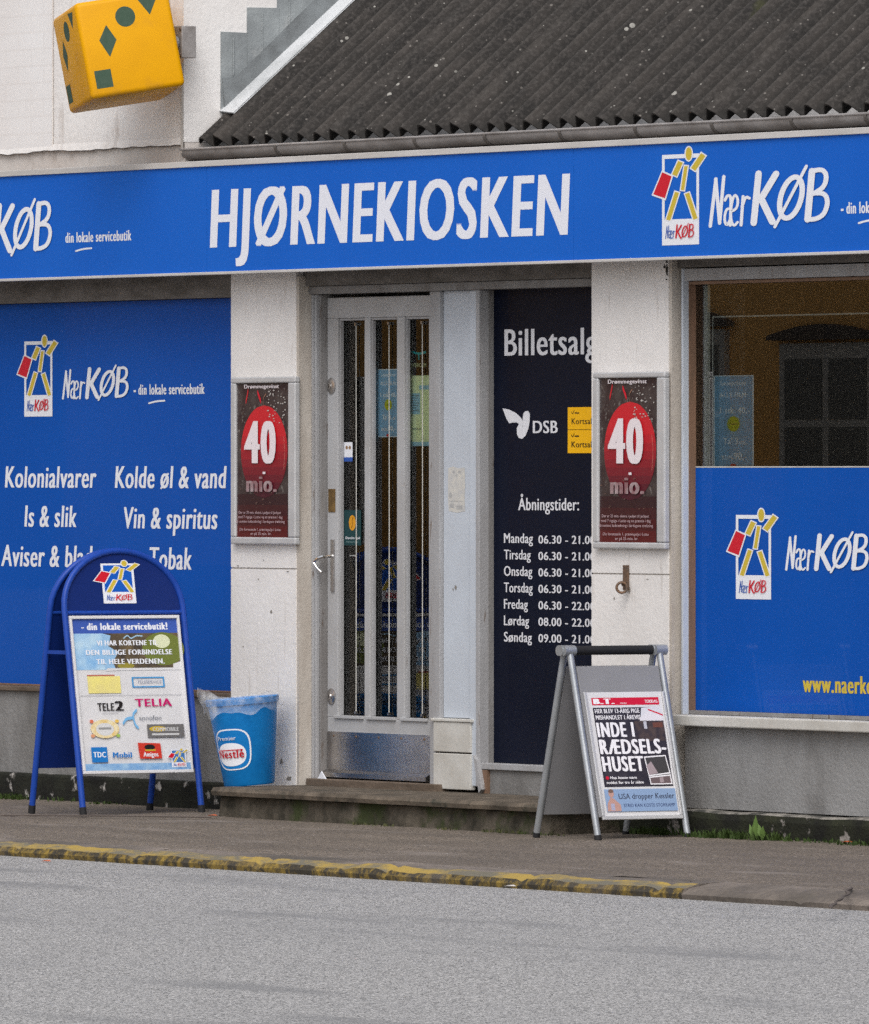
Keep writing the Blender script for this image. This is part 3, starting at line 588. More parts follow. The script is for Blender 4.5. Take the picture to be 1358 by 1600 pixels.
rows = [('Mandag', 833, '06.30 - 21.00'), ('Tirsdag', 829.6, '06.30 - 21.00'), ('Onsdag', 832, '06.30 - 21.00'), ('Torsdag', 832.6, '06.30 - 21.00'), ('Fredag', 825, '06.30 - 22.00'), ('Lørdag', 827, '08.00 - 22.00'), ('Søndag', 831.4, '09.00 - 21.00')]
for i, (dn, xe, tm) in enumerate(rows):
    by = 848.1 + i * 25.7
    ftext(NW, dn, 787.6, xe, by, 15, yN - .001, tw, bold=.05); ftext(NW, tm, 841.4, 930, by + 1, 12.5, yN - .001, tw, bold=.05)
g = MB(); fr = fac(740, 741, 430, 431, yN - .001)     # pixel-sized frame: u,v = offsets in px
def zf(p): return [((x / 3.7206), (y / 3.7206)) for x, y in p]
g.poly(fr, zf([(168, 775), (205, 783), (245, 803), (275, 832), (288, 862), (283, 880), (268, 872), (250, 858), (225, 858), (207, 863), (190, 835)]), tw)
g.poly(fr, zf([(286, 885), (283, 845), (287, 808), (298, 794), (315, 792), (325, 810), (324, 850), (316, 895), (300, 935), (280, 953), (262, 948), (251, 925), (250, 890), (262, 868), (276, 866)]), tw)
g.build('emblem', NW)
g = MB(); fr = fac(887.3, 930, 636.4, 708, yN - .002); yl = ink('sticker_yellow', (245, 185, 10)); bk = ink('sticker_ink', (60, 45, 10))
g.rect(fr, 0, 1, 0, .485, yl); g.rect(fr, 0, 1, .497, 1, yl)
for o_ in (0, .505):
    g.text(fr, 'Kortsalg', .14, 1.0, o_ + .37, .13, bk, bold=.05); g.stroke(fr, [(.14, o_ + .1), (.18, o_ + .16), (.24, o_ + .07)], .02, 1, bk); g.rect(fr, .26, .42, o_ + .11, o_ + .14, bk)
tag(g.build('sticker'), 'yellow double sticker reading Kortsalg on the dark ticket window', 'sticker')

# ---- left window with blue film
yW = 0.10
xl = -9.0
g = MB(); g.box(xl, xPL0 + .06, yW, yW + .006, zsL + .024, Z(360, 466, yW), 'blue_film')
g.box(xl, xPL0, yW - .03, yW - .002, zsL + .023, zsL + .03, 'brown_wood')
LW = g.build('shop_window', K)
def ft(px0, px1, base, cap, body, y, parent, m='film_white', **k): return ftext(parent, body, px0, px1, base, cap, y, M[m] if isinstance(m, str) else m, **k)
yt = yW - .001
ft(7.8, 151, 761.7, 33, 'Kolonialvarer', yt, LW, bold=.07, shear=.12)
ft(179.6, 354.5, 762.4, 34, 'Kolde øl & vand', yt, LW, bold=.07, shear=.12)
ft(38.2, 120, 822.8, 33, 'Is & slik', yt, LW, bold=.07, shear=.12)
ft(193.7, 340, 825.3, 33, 'Vin & spiritus', yt, LW, bold=.07, shear=.12)
ft(1.8, 157, 884.3, 33, 'Aviser & blade', yt, LW, bold=.07, shear=.12)
ft(234, 299.8, 889, 34, 'Tobak', yt, LW, bold=.07, shear=.12)
def emblem(g, fr, white='film_white', fill=None):
    # fr: v DOWN unit frame of the white outlined rectangle; local data in v-up
    Wm, Y, R_ = M[white], M['yellow'], M['red']; asp = 384 / 157.0
    f2 = lambda u, v, l=0.0: fr(u, 1 - v, l)
    if fill: g.rect(f2, 0, 1, 0, 1, fill)
    g.rect(f2, 0, 1, 0, .285, Wm); g.rect(f2, 0, 1, .955, 1, Wm); g.rect(f2, 0, .07, .285, .955, Wm); g.rect(f2, .93, 1, .285, .955, Wm)
    def bar(a, b_, wd, m, ext=0.0):
        d = (Vec((b_[0] / asp, b_[1])) - Vec((a[0] / asp, a[1]))).normalized() * ext
        g.stroke(f2, [(a[0] - d.x * asp, a[1] - d.y), (b_[0] + d.x * asp, b_[1] + d.y)], wd, asp, m, caps=False)
    for a, b_, w_ in (((.49, .905), (.35, .78), .058), ((1.1, .975), (.86, .835), .06), ((.65, .855), (.56, .615), .038), ((.40, .57), (.18, .29), .048), ((.69, .555), (.90, .29), .048)):
        bar(a, b_, w_ + .024, Wm, .025)
    for a, b_, w_ in (((.49, .905), (.35, .78), .058), ((1.1, .975), (.86, .835), .06), ((.65, .855), (.56, .615), .038), ((.40, .57), (.18, .29), .048), ((.69, .555), (.90, .29), .048)):
        bar(a, b_, w_, Y, .012)
    g.ell(f2, .726, 1.0, .115, .087, Wm); g.ell(f2, .726, 1.0, .085, .072, Y)
    g.poly(f2, [(0, .83), (.31, .77), (.1, .495), (-.28, .56)], Wm); g.poly(f2, [(.01, .81), (.265, .76), (.085, .52), (-.235, .57)], R_)
    wordmark(g, lambda u, v, l=0.0: f2(.09 + u * .80, .075 + v * .145, l), M['logo_blue'], M['red'], .9)
def wordmark(g, f2, mN, mK, th=1.0):
    asp = 225 / 522.0
    def S(pts, wd, m): g.stroke(f2, pts, wd * th, asp, m)
    for p in ([(.013, 0), (.06, .93)], [(.058, .93), (.09, .05)], [(.09, .05), (.125, .97)]): S(p, .065, mN)
    S([(.135, .50), (.155, .60), (.185, .58), (.182, .3), (.178, .0)], .055, mN); S([(.18, .33), (.145, .33), (.128, .12), (.15, -.02), (.178, .12)], .05, mN)
    S([(.185, .27), (.235, .33), (.245, .52), (.215, .62), (.19, .45), (.18, .15), (.205, -.03), (.24, .06)], .05, mN)
    S([(.268, 0), (.285, .56)], .06, mN); S([(.276, .35), (.305, .56), (.338, .52)], .055, mN)
    S([(.372, .03), (.412, 1.0)], .125, mK); S([(.555, .98), (.425, .47)], .125, mK); S([(.43, .52), (.525, .04)], .13, mK)
    c_, n = (.675, .5), 28
    el = [(c_[0] + .085 * math.cos(a) + .035 * math.sin(a), c_[1] + .40 * math.sin(a)) for a in [2 * math.pi * k / n for k in range(n + 1)]]
    S(el, .10, mK); S([(.545, -.06), (.80, 1.1)], .06, mK)
    S([(.81, .06), (.845, 1.0)], .125, mK); S([(.845, 1.0), (.93, 1.03), (.965, .9), (.945, .68), (.86, .56)], .09, mK); S([(.855, .57), (.95, .56), (.975, .38), (.945, .15), (.88, .06), (.81, .06)], .09, mK)
def mark(parent, px0, px1, base, cap, y, name='lettering'):
    g = MB(); fr = fac(px0, px1, base - cap, base, y); wordmark(g, lambda u, v, l=0.0: fr(u, 1 - v, l), M['film_white'], M['film_white']); return g.build(name, parent)
def logo(parent, px0, px1, py0, py1, y): g = MB(); emblem(g, fac(px0, px1, py0, py1, y)); return g.build('emblem', parent)
def tagline(parent, dash, px0, px1, base, cap, y):
    g = MB()
    fr = fac(px0, px1, base - cap, base, y); g.text(fr, 'din lokale servicebutik', 0, 1, 1, 1, M['film_white'], bold=.10)
    g.stroke(fr, [(.16, 1.85), (.28, 1.65), (.40, 1.62)], .17, .1, M['film_white'])
    if dash: g.rect(fr, -.07, -.035, .55, .75, M['film_white'])
    return g.build('lettering', parent)
logo(LW, 38.2, 82, 533.7, 651, yt); mark(LW, 97.2, 203.3, 623, 46, yt); tagline(LW, True, 216.3, 320, 616.7, 16, yt)

# ---- right window
g = MB(); yR = 0.088
x0_, x1_ = X(1064.7, .03), X(1067.5, .03)
zt_, zb_ = Z(1100, 418, .03), Z(1075, 1117, .03) 
g.box(x0_, x1_, 0.03, yR + .05, zb_ + .002, zt_ - .002, 'panel_paint'); g.box(x1_, 8, 0.035, yR + .05, Z(1100, 438, .035), zt_ - .003, 'wood_grey')
xg = x1_ + .004
g.box(x1_ + .001, xg - .001, .055, yR + .045, zb_ + .003, Z(1100, 438, .035) - .002, 'brown_wood'); g.box(xg, 8, .055, yR + .045, Z(1100, 444, .055), Z(1100, 438, .035) - .002, 'brown_wood')
zb2 = Z(1086, 1110, .06); g.box(xg, 8, .055, yR + .045, zb_ + .003, zb2, 'wood_dark')
RW = g.build('shop_window', K, bevel=.003)

g = MB(); zz = Z(1100, 442, yR); g.face([(xg, yR, zb2 - .01), (8, yR, zb2 - .01), (8, yR, zz), (xg, yR, zz)], 'glass'); g.build('pane', RW)
zbt = Z(1086, 731, yR)
g = MB(); g.box(xg + .001, 8, yR - .0025, yR - .0005, zb2 + .001, zbt, 'blue_film'); g.build('window_film', RW)
g = MB(); g.box(xg + .002, 8, yR - .003, yR - .0005, zbt + .001, zbt + .006, 'tile'); g.build('film_edge', RW)
yr = yR - .0035
logo(RW, 1150, 1205, 804.5, 935.8, yr); mark(RW, 1227, 1360, 890, 54, yr)
ftext(RW, 'www.naerkob.dk', 1254.3, 1404, 1081, 27, yr, M['yellow'], bold=.10)
xw0 = X(1113, yR + .02); zw = Z(1113, 494, yR + .02)
g = MB(); g.box(xw0, 8, yR + .02, yR + .026, zw - .006, zw, 'tile'); g.box(xw0, xw0 + .006, yR + .02, yR + .026, zb2 + .5, zw - .006, 'tile'); g.build('inner_frame', RW)
g = MB(); n = 24; xa = X(1080, yR + .04); xb = X(1111, yR + .04); P = []
for i in range(n + 1):
    x = xa + (xb - xa) * i / n; P += [(x, yR + .038 + .008 * math.sin(i * 1.3), zb2), (x, yR + .038 + .008 * math.sin(i * 1.3), 2.35)]
g.add(P, [(2 * i, 2 * i + 2, 2 * i + 3, 2 * i + 1) for i in range(n)], 'curtain'); g.build('curtain', RW)
price_poster(1115, 1178, 587, 731, yR + .016, 'blue film rental price poster in the right shop window above the blue film')
# interior shell
g = MB(); I = 'interior'
g.box(-6, 8, 3.4, 3.5, 0, 2.7, I); g.box(-6, -5.9, .4, 3.4, 0, 2.7, I); g.box(7.9, 8, .4, 3.4, 0, 2.7, I); g.box(-6, 8, .36, 3.4, .15, .2, I); g.box(-6, 8, .5, 3.4, 2.62, 2.7, I); g.build('interior', K)
# shelf with goods inside, seen through the door glass
SH = thing('display_shelf', (X(620, 1.0), 1.2, .2), 'dim shelf unit with goods inside behind the glazed door', 'shelf')
g = MB(); sxa, sxb = X(540, 1.0), X(700, 1.0)
for z in (.45, .85, 1.2, 1.55): g.box(sxa, sxb, 1.0, 1.4, z, z + .02, 'wood_dark')
g.box(sxa, sxa + .02, 1.0, 1.4, .2, 1.9, 'wood_dark'); g.box(sxb - .02, sxb, 1.0, 1.4, .2, 1.9, 'wood_dark'); g.build('rack', SH)
cn = ['red', 'blue', 'beige', 'olive', 'violet', 'brown']; sn = {.47: 'lowest', .87: 'middle', 1.22: 'upper'}
cols = [(150, 40, 40), (70, 90, 140), (150, 130, 120), (120, 105, 60), (60, 60, 110), (140, 60, 50)]
k = 0
for z in (.47, .87, 1.22):
    x = sxa + .05; q_ = 0
    while x < sxb - .12:
        wd = random.uniform(.08, .16); h = random.uniform(.14, .27); g = MB(); g.box(x, x + wd, 1.02, 1.14, z, z + h, ink('pack%d' % (k % 6), cols[k % 6]))
        q_ += 1; tag(g.build('goods_box', bevel=.004), '%s goods box, number %d from the left on the %s shelf behind the door' % (cn[k % 6], q_, sn[z]), 'box', 'goods on the shelf inside'); x += wd + random.uniform(.01, .05); k += 1

# ------------------------------------------------------------------ fascia sign
yS = -0.15; zS0 = Z(679, 418, yS); zS1 = Z(679, 233, yS); zf0 = Z(679, 413.5, yS); zf1 = Z(679, 242.5, yS)
S = thing('shop_sign', (0, yS, zS0), 'long blue fascia sign reading HJØRNEKIOSKEN along the whole shopfront', 'sign')
sx = [-9, X(322, yS), X(895, yS), 7.8]
g = MB()
for a, b_ in zip(sx, sx[1:]): g.box(a + .0012, b_ - .0012, yS + .004, yS + .02, zf0 - .004, zf1 + .004, 'blue_sign')
g.build('sign_face', S)
g = MB(); g.box(-9, 7.8, yS + .03, .12, zS0 + .012, zS1 - .006, 'lintel'); g.build('sign_box', S)
tr = [-9, X(157, yS), X(560, yS), X(1000, yS), 7.8]
g = MB()
for a, b_ in zip(tr, tr[1:]):
    g.box(a + .001, b_ - .001, yS - .006, yS + .03, zS0, zf0, 'alu'); g.box(a + .001, b_ - .001, yS - .006, yS + .03, zf1, zS1, 'alu')
g.build('sign_trim', S, bevel=.002)
ys = yS + .0035
SW = M['sign_white']
ftext(S, 'HJØRNEKIOSKEN', 328, 891, 387, 90, ys, SW, bold=.085, shear=.08)
logo(S, 1034.7, 1092.5, 242.3, 383.6, ys); mark(S, 1107.6, 1300, 353.5, 79, ys); tagline(S, True, 1322.6, 1443, 334, 18, ys)
mark(S, -58, 84, 397, 73, ys); tagline(S, False, 102.3, 205.6, 379.4, 16, ys)

# ------------------------------------------------------------------ neighbouring white building
xc = X(287)
NB = thing('white_building', (xc - 5, 3, 2.45), 'taller old white building rising at the left behind the sign', 'building')
zcr = Z(0, 237)
g = MB(); xj = X(84.5)
g.box(xj, xc, 0.0, 6, zcr, 9, 'wall_upper'); g.build('wall', NB)
g = MB(); g.box(-16, xj - .008, -0.006, 6, zcr, 9, 'brickwhite'); g.build('brick_wall', NB)
g = MB(); g.box(-16, xc - .002, 0.008, 6, 2.5, zcr - .001, 'wall_band'); g.build('wall_band', NB)
g = MB(); n = 140; P = []                      # ragged render edge
for i in range(n + 1):
    x = -7 + (xc + .0 + 7) * i / n; j = .012 * mnoise.noise(Vec((x * 2.5, 0, 0))) + .007 * mnoise.noise(Vec((x * 12, 0, 5)))
    P += [(x, -.004, zcr + .02), (x, -.010, zcr - .012 + j), (x, .0075, zcr - .015 + j)]
g.add(P, [(i * 3 + j, (i + 1) * 3 + j, (i + 1) * 3 + j + 1, i * 3 + j + 1) for i in range(n) for j in (0, 1)], 'wall_upper'); 
g.tube([(-7 + (xc + 7) * i / n, -.007, P[i * 3 + 1][2] - .002) for i in range(n + 1)], [.0025 + .002 * abs(mnoise.noise(Vec((i * .3, 1, 1)))) for i in range(n + 1)], 'crack', 5)
g.build('render_edge', NB)
g = MB(); g.tube([(xj - .004, -.004, zcr), (xj - .004, -.004, 5)], .0035, 'wall_band', 6); g.build('joint', NB)
g = MB(); g.tube([(xc - .004, -.006, zcr - .05), (xc - .002, -.008, 3.1), (xc - .003, -.006, 3.32)], .006, 'joint', 6); g.build('cable', NB)
# stepped lead flashing on the side wall above the roof
def W(px, py, off=0.0): return hit(px, py, 0, xc + off)
g = MB()
for pts, off, m_ in (([(345, 50), (387, 52), (387, 130), (352, 176), (345, 176)], .006, 'lead'), ([(386, 12), (434, 13), (434, 60), (386, 122)], .009, 'lead'), ([(433, -60), (600, -60), (520, -10), (433, 75)], .006, 'lead'),
                     ([(346, 122), (366, 121), (560, -70), (620, -70), (350, 180)], .014, 'lead_dark')):
    g.prism([W(a, b_, 0.0005) for a, b_ in pts], (off, 0, 0), m_)
# standing creases
for a, b_ in (((365, 60), (365, 118)), ((410, 20), (410, 84)), ((452, -30), (452, 40))): g.tube([W(*a, .012), W(*b_, .012)], .003, 'lead', 6)
g.build('lead_flashing', NB, bevel=.002)

# ------------------------------------------------------------------ roof
e0 = hit(310, 219, 0, xc); yE, zE = e0.y, e0.z
pA, pB = W(346, 177), W(534, 0); sl_ = Vec((0, pB.y - pA.y, pB.z - pA.z)).normalized(); nrm = Vec((0, -sl_.z, sl_.y))
print('roof pitch', math.degrees(math.atan2(sl_.z, sl_.y)), 'eave', yE, zE)
g = MB(); PT = .146; ppw = 12; amp = .027; xA = xc + .004; nw = int((8 - xA) / PT); N = nw * ppw
lens = [0, .03, .3, .6, .9, 1.25, 3.2]
def prof(i):
    x = xA + i * PT / ppw; ph = 2 * math.pi * i / ppw; a = amp * math.sin(ph)
    k_ = int((x - xA - .12) / (PT * 7) + 1); fx = ((x - xA - .12) / (PT * 7)) % 1.0
    lap = .016 if fx < .05 else 0.0
    return x, a + lap + .004 * (mnoise.noise(Vec((k_ * 3.1, 0, 0))))
P = []
for s_ in lens:
    for i in range(N + 1):
        x, a = prof(i); jag = .012 * mnoise.noise(Vec((x * 3, 5, 5))) if s_ == 0 else 0
        q = Vec((x, yE, zE - .01)) + sl_ * (s_ + jag) + nrm * (a + .004 * mnoise.noise(Vec((x * 2, s_ * 3, 1)))); P.append(q)
nl = len(lens)
Fc = [(j * (N + 1) + i, j * (N + 1) + i + 1, (j + 1) * (N + 1) + i + 1, (j + 1) * (N + 1) + i) for j in range(nl - 1) for i in range(N)]
Q = [p - nrm * .008 for p in P]
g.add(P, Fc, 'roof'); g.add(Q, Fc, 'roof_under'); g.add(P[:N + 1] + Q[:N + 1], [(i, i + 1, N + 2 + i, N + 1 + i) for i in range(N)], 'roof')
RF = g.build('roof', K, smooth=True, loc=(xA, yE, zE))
g = MB(); g.box(xc + .002, 8, yE + .02, yE + .30, 2.62, zE - .03, 'roof_under'); g.build('eaves_board', K)
# verge flashing strip
def on_wall_line(px, py): return W(px, py)
u0_, u1_ = W(346, 177), W(600, -62); g = MB()
for a, b_, l0, l1, mm in ((0.0, .05, .052, .058, 'verge'),):
    p = [Vec((xc + a, u0_.y, u0_.z)) + nrm * .01, Vec((xc + b_ + .06, u0_.y, u0_.z)) + nrm * -.004, Vec((xc + b_ + .06, u1_.y, u1_.z)) + nrm * -.004, Vec((xc + a, u1_.y, u1_.z)) + nrm * .01]
    g.prism(p, nrm * .006, mm)
g.build('verge_flashing', K, bevel=.002)
# moss clumps on the roof
# gutter
zgl = 2.942; rg = .046; yG = yE - .035; gx0 = X(284, yG - .04); g = MB(); n = 10
print('yG', yG)
P = []; xs = [gx0, gx0 + .012] + [gx0 + .5 * k for k in range(1, 26) if gx0 + .5 * k < 8] + [8]
for x in xs:
    for k in range(n + 1):
        a = math.pi + math.pi * k / n; P.append((x, yG + rg * math.cos(a), zgl + rg * math.sin(a) + .003 * mnoise.noise(Vec((x, 0, 0)))))
g.add(P, [(i * (n + 1) + k, i * (n + 1) + k + 1, (i + 1) * (n + 1) + k + 1, (i + 1) * (n + 1) + k) for i in range(len(xs) - 1) for k in range(n)], 'gutter')
g.face(P[:n + 1], 'gutter'); g.tube([(gx0, yG - rg, zgl + .002), (8, yG - rg, zgl + .002)], .0055, 'gutter', 8)
GT = g.build('gutter', K, smooth=True)
for px in (430, 538, 647, 757, 874, 992, 1112, 1236, 1352):
    x = X(px, yG - rg); g = MB()
    for k in range(8):
        a0, a1 = math.pi + math.pi * .62 * k / 8, math.pi + math.pi * .62 * (k + 1) / 8; r = rg + .004
        g.prism([(x - .011, yG + r * math.cos(a0), zgl + r * math.sin(a0)), (x + .011, yG + r * math.cos(a0), zgl + r * math.sin(a0)), (x + .011, yG + r * math.cos(a1), zgl + r * math.sin(a1)), (x - .011, yG + r * math.cos(a1), zgl + r * math.sin(a1))], (0, .0015, .002), 'gutter_strap')
    g.build('gutter_bracket', GT)

# ------------------------------------------------------------------ orange cube lamp sign
A_ = (Vec((.958, .160, -.286))).normalized(); Cc = Vec((-.264, -.125, -.956)); Cc = (Cc - A_ * Cc.dot(A_)).normalized(); Bd = Cc.cross(A_)
if Bd.y > 0: Bd = -Bd
toW = lambda v: RT * v.x + UP * v.y - VD * v.z
A_, Bd, Cc = toW(A_), toW(Bd), toW(Cc)
sC = .424; cen = hit(185.5, 81, 1, -.28)
CS = thing('cube_sign', cen - Vec((0, 0, .25)), 'orange cube sign with dark green shapes jutting from the white wall', 'sign')
g = MB(); P = [cen + A_ * (sC / 2 * a) + Bd * (sC / 2 * b_) + Cc * (sC / 2 * c_) for a in (-1, 1) for b_ in (-1, 1) for c_ in (-1, 1)]
g.add(P, [(0, 1, 3, 2), (4, 6, 7, 5), (0, 4, 5, 1), (2, 3, 7, 6), (0, 2, 6, 4), (1, 5, 7, 3)], 'orange')
cb = g.build('cube', CS); bv = cb.modifiers.new('bevel', 'BEVEL'); bv.width = .022; bv.segments = 4
for p in cb.data.polygons: p.use_smooth = True
def cube_marks(fr):
    g = MB(); G_ = M['dark_green']
    g.poly(fr, [(.655, .055), (.86, .07), (.76, .235)], G_); g.ell(fr, .50, .215, .105, .105, G_); g.poly(fr, [(.255, .29), (.36, .42), (.27, .62), (.175, .45)], G_) if False else g.poly(fr, [(.285, .27), (.365, .435), (.265, .60), (.185, .42)], G_); g.rect(fr, .07, .245, .72, .905, G_)
    return g
fr = frame(cen - A_ * sC / 2 - Bd * sC / 2 - Cc * (sC / 2), A_ * sC, Bd * sC, -Cc); cube_marks(fr).build('shape_marks', CS)
fr = frame(cen + Cc * sC / 2 - Bd * sC / 2 - A_ * (sC / 2), -Cc * sC, Bd * sC, -A_); cube_marks(fr).build('shape_marks', CS)
g = MB(); bx = X(287, -.05); bz = Z(287, 67, -.05)
g.box(bx - .04, bx + .042, -.082, -.011, bz - .066, bz + .072, 'gutter'); 
for dz in (-.052, .058):
    for dx in (-.03, .032): g.lathe((bx + dx, -.082, bz + dz), [(.008, 0), (.008, -.006), (0, -.007)], 'iron', 8, (0, 1, 0))
g.tube([(bx, -.085, bz), (bx, -.12, bz + .0)], .03, 'grey_plastic', 14); g.build('wall_bracket', CS, bevel=.008)

# ------------------------------------------------------------------ lottery posters on the pillars
def lotto(px0, px1, py0, py1, ix0, ix1, iy0, iy1, label):
    y = -.028
    T = thing('poster_frame', (X(px0, y), 0, Z(px0, py1, y)), label, 'poster', 'lottery poster frames on the pillars')
    g = MB(); x0, x1, z0, z1 = X(px0, y), X(px1, y), Z(px0, py1, y), Z(px0, py0, y)
    a, b_, c_, d = X(ix0, y), X(ix1, y), Z(ix0, iy1, y), Z(ix0, iy0, y)
    for (p, q, r, s) in ((x0, x1, d, z1), (x0, x1, z0, c_), (x0, a, c_ + .0002, d - .0002), (b_, x1, c_ + .0002, d - .0002)): g.box(p, q, y, -.001, r, s, 'frame_silver')
    g.build('frame', T, bevel=.006)
    fr = fac(ix0, ix1, iy0, iy1, y + .012)
    g = MB(); g.slab(fr, -.03, 1.03, -.01, 1.01, -.004, 0, 'poster_bg'); [g.rect(fr, 0, 1, .72 + .07 * q, .79 + .07 * q, ink('foot_tone%d' % q, (52 + 12 * q, 26 - q, 30 - 2 * q), coat=.1)) for q in range(4)]
    nb_ = 12                                          # printed tones: bright red top to maroon foot
    for q in range(nb_):
        t0, t1 = -1 + 2 * q / nb_, -1 + 2 * (q + 1) / nb_; k_ = max(0, (q - 3) / (nb_ - 4)); cl = (int(200 - 128 * k_), int(34 - 12 * k_), int(44 - 8 * k_))
        pts_ = [(.56 + .44 * math.sqrt(max(0, 1 - (t0 + (t1 - t0) * j / 4) ** 2)), .445 + .30 * (t0 + (t1 - t0) * j / 4)) for j in range(5)]
        pts_ += [(1.12 - u_, v_) for u_, v_ in reversed(pts_)]
        if q == 0: pts_ = pts_[1:-1] + [(.56, .145)]
        if q == nb_ - 1: pts_ = pts_[:4] + [(.56, .745)] + pts_[6:]
        g.poly(fr, pts_, ink('ball_tone%d' % q, cl, coat=.1))
    g.stroke(fr, [(.93, .35), (.955, .45), (.93, .56)], .006, .35, ink('gleam', (240, 170, 150))); g.stroke(fr, [(.56, .155), (.54, .10), (.60, .07)], .008, .35, ink('string', (150, 110, 90)))
    g.stroke(fr, [(.50, .12), (.44, .06)], .03, .35, M['red']); g.stroke(fr, [(.22, .12), (.26, .05)], .03, .35, M['ball'])
    pk = ink('sparkle', (190, 185, 180))
    for _ in range(46): u_, v_ = random.uniform(.62, .98), random.uniform(.02, .26); g.ell(fr, u_, v_, random.uniform(.006, .018), random.uniform(.002, .005), pk, 6)
    for _ in range(16): u_, v_ = random.uniform(.02, .98), random.uniform(.60, .80); g.ell(fr, u_, v_, random.uniform(.01, .02), random.uniform(.002, .004), ink('sparkle2', (110, 85, 75)), 6)
    W_ = ink('poster_white', (232, 222, 226))
    g.text(fr, 'Drømmegevinst', .2, .86, .034, .024, W_, bold=.05)
    g.text(fr, '40', .20, .80, .52, .27, W_, bold=.13); g.text(fr, 'mio.', .24, .82, .705, .105, M['grey_ink'], bold=.12); g.rect(fr, .555, .605, .575, .59, W_)
    for k, (b_, tx) in enumerate(((.848, 'Der er 25 mio. ekstra i puljen til jackpot'), (.877, 'med 7 rigtige i Lotto og en præmie i dag'), (.906, 'på samme lodtrækning i lørdagens trækning'), (.958, 'Din forventede 1. præmiepulje i Lotto'), (.985, 'er på 25 mio. kr.'))):
        g.text(fr, tx, (.1, .09, .05, .12, .33)[k], (.9, .93, .97, .9, .72)[k], b_, .017, ink('small_print', (190, 165, 170)), bold=.03)
    g.build('poster', T)
    return T
lotto(359.8, 460.5, 589.5, 850, 367, 449.5, 599, 839, 'silver framed red ball poster on the left pillar beside the door')
lotto(925.6, 1038, 582, 857, 933.5, 1025.5, 591, 847, 'silver framed red ball poster on the right pillar above the iron hook')

mo = pm('black_mould', (0.03, 0.027, 0.022), (0.08, 0.07, 0.06), 40, .95); g = MB(); fr = fac(1000, 1060, 398, 448, -.0008)
for k in range(26):
    u_, v_ = random.gauss(.78, .09), abs(random.gauss(0.34, .16)); g.ell(fr, min(u_, .72 if k % 2 else .70), v_ + .1, random.uniform(.006, .03), random.uniform(.01, .06), mo, 7, rot=random.uniform(0, 3))
kind(g.build('mould_stain', K), 'stuff')
g = MB(); cg = pm('scuff_grime', (0.30, 0.27, 0.24), (0.2, 0.18, 0.16), 30, .95)
for (px, py, du, dv, yy) in ((424, 956, 2, 4, -.0008), (712, 918, 2.2, 5, yF + .0292), (708, 921, 1, 3, yF + .0292), (404, 905, 1.2, 1.5, -.0008), (690, 947, 1.5, 1, yF + .0292), (440, 1190, 3, 6, -.0008), (452, 1216, 5, 5, -.0008), (380, 1010, 1.5, 1, -.0008), (960, 935, 1.5, 3, -.0008), (1012, 905, 3, .8, -.0008), (945, 1180, 6, 5, -.0008), (984, 922, 2, 7, -.0008), (450, 893, 3, 1, -.0008), (372, 884, 2, 1.2, -.0008), (412, 875, 1, 1, -.0008)):
    fr = fac(px - du, px + du, py - dv, py + dv, yy); n_ = 9; g.poly(fr, [(.5 + .5 * random.uniform(.5, 1) * math.cos(2 * math.pi * k / n_), .5 + .5 * random.uniform(.5, 1) * math.sin(2 * math.pi * k / n_)) for k in range(n_)], cg)
kind(g.build('scuff_marks', K), 'stuff')
# iron hook with ring on the right pillar
g = MB(); hx, hz = X(977, -.01), Z(977, 900)
g.box(hx - .016, hx + .016, -.012, -.001, Z(977, 922), Z(977, 883), 'iron')
c0 = Vec((X(972, -.03), -.03, Z(972, 918, -.03))); g.tube([c0 + Vec((0, .018, .012)), c0 + Vec((0, 0, .012))], .006, 'iron', 8)
ctr = Vec((X(970, -.04), -.035, Z(970, 918, -.035)))
g.tube([ctr + RT * .021 * math.cos(a) + UP * .021 * math.sin(a) for a in [2 * math.pi * k / 18 for k in range(18)]], .0055, 'iron', 8, closed=True)
tag(g.build('wall_hook', smooth=True), 'rusty iron strap and ring on the white pillar below the poster', 'hook')

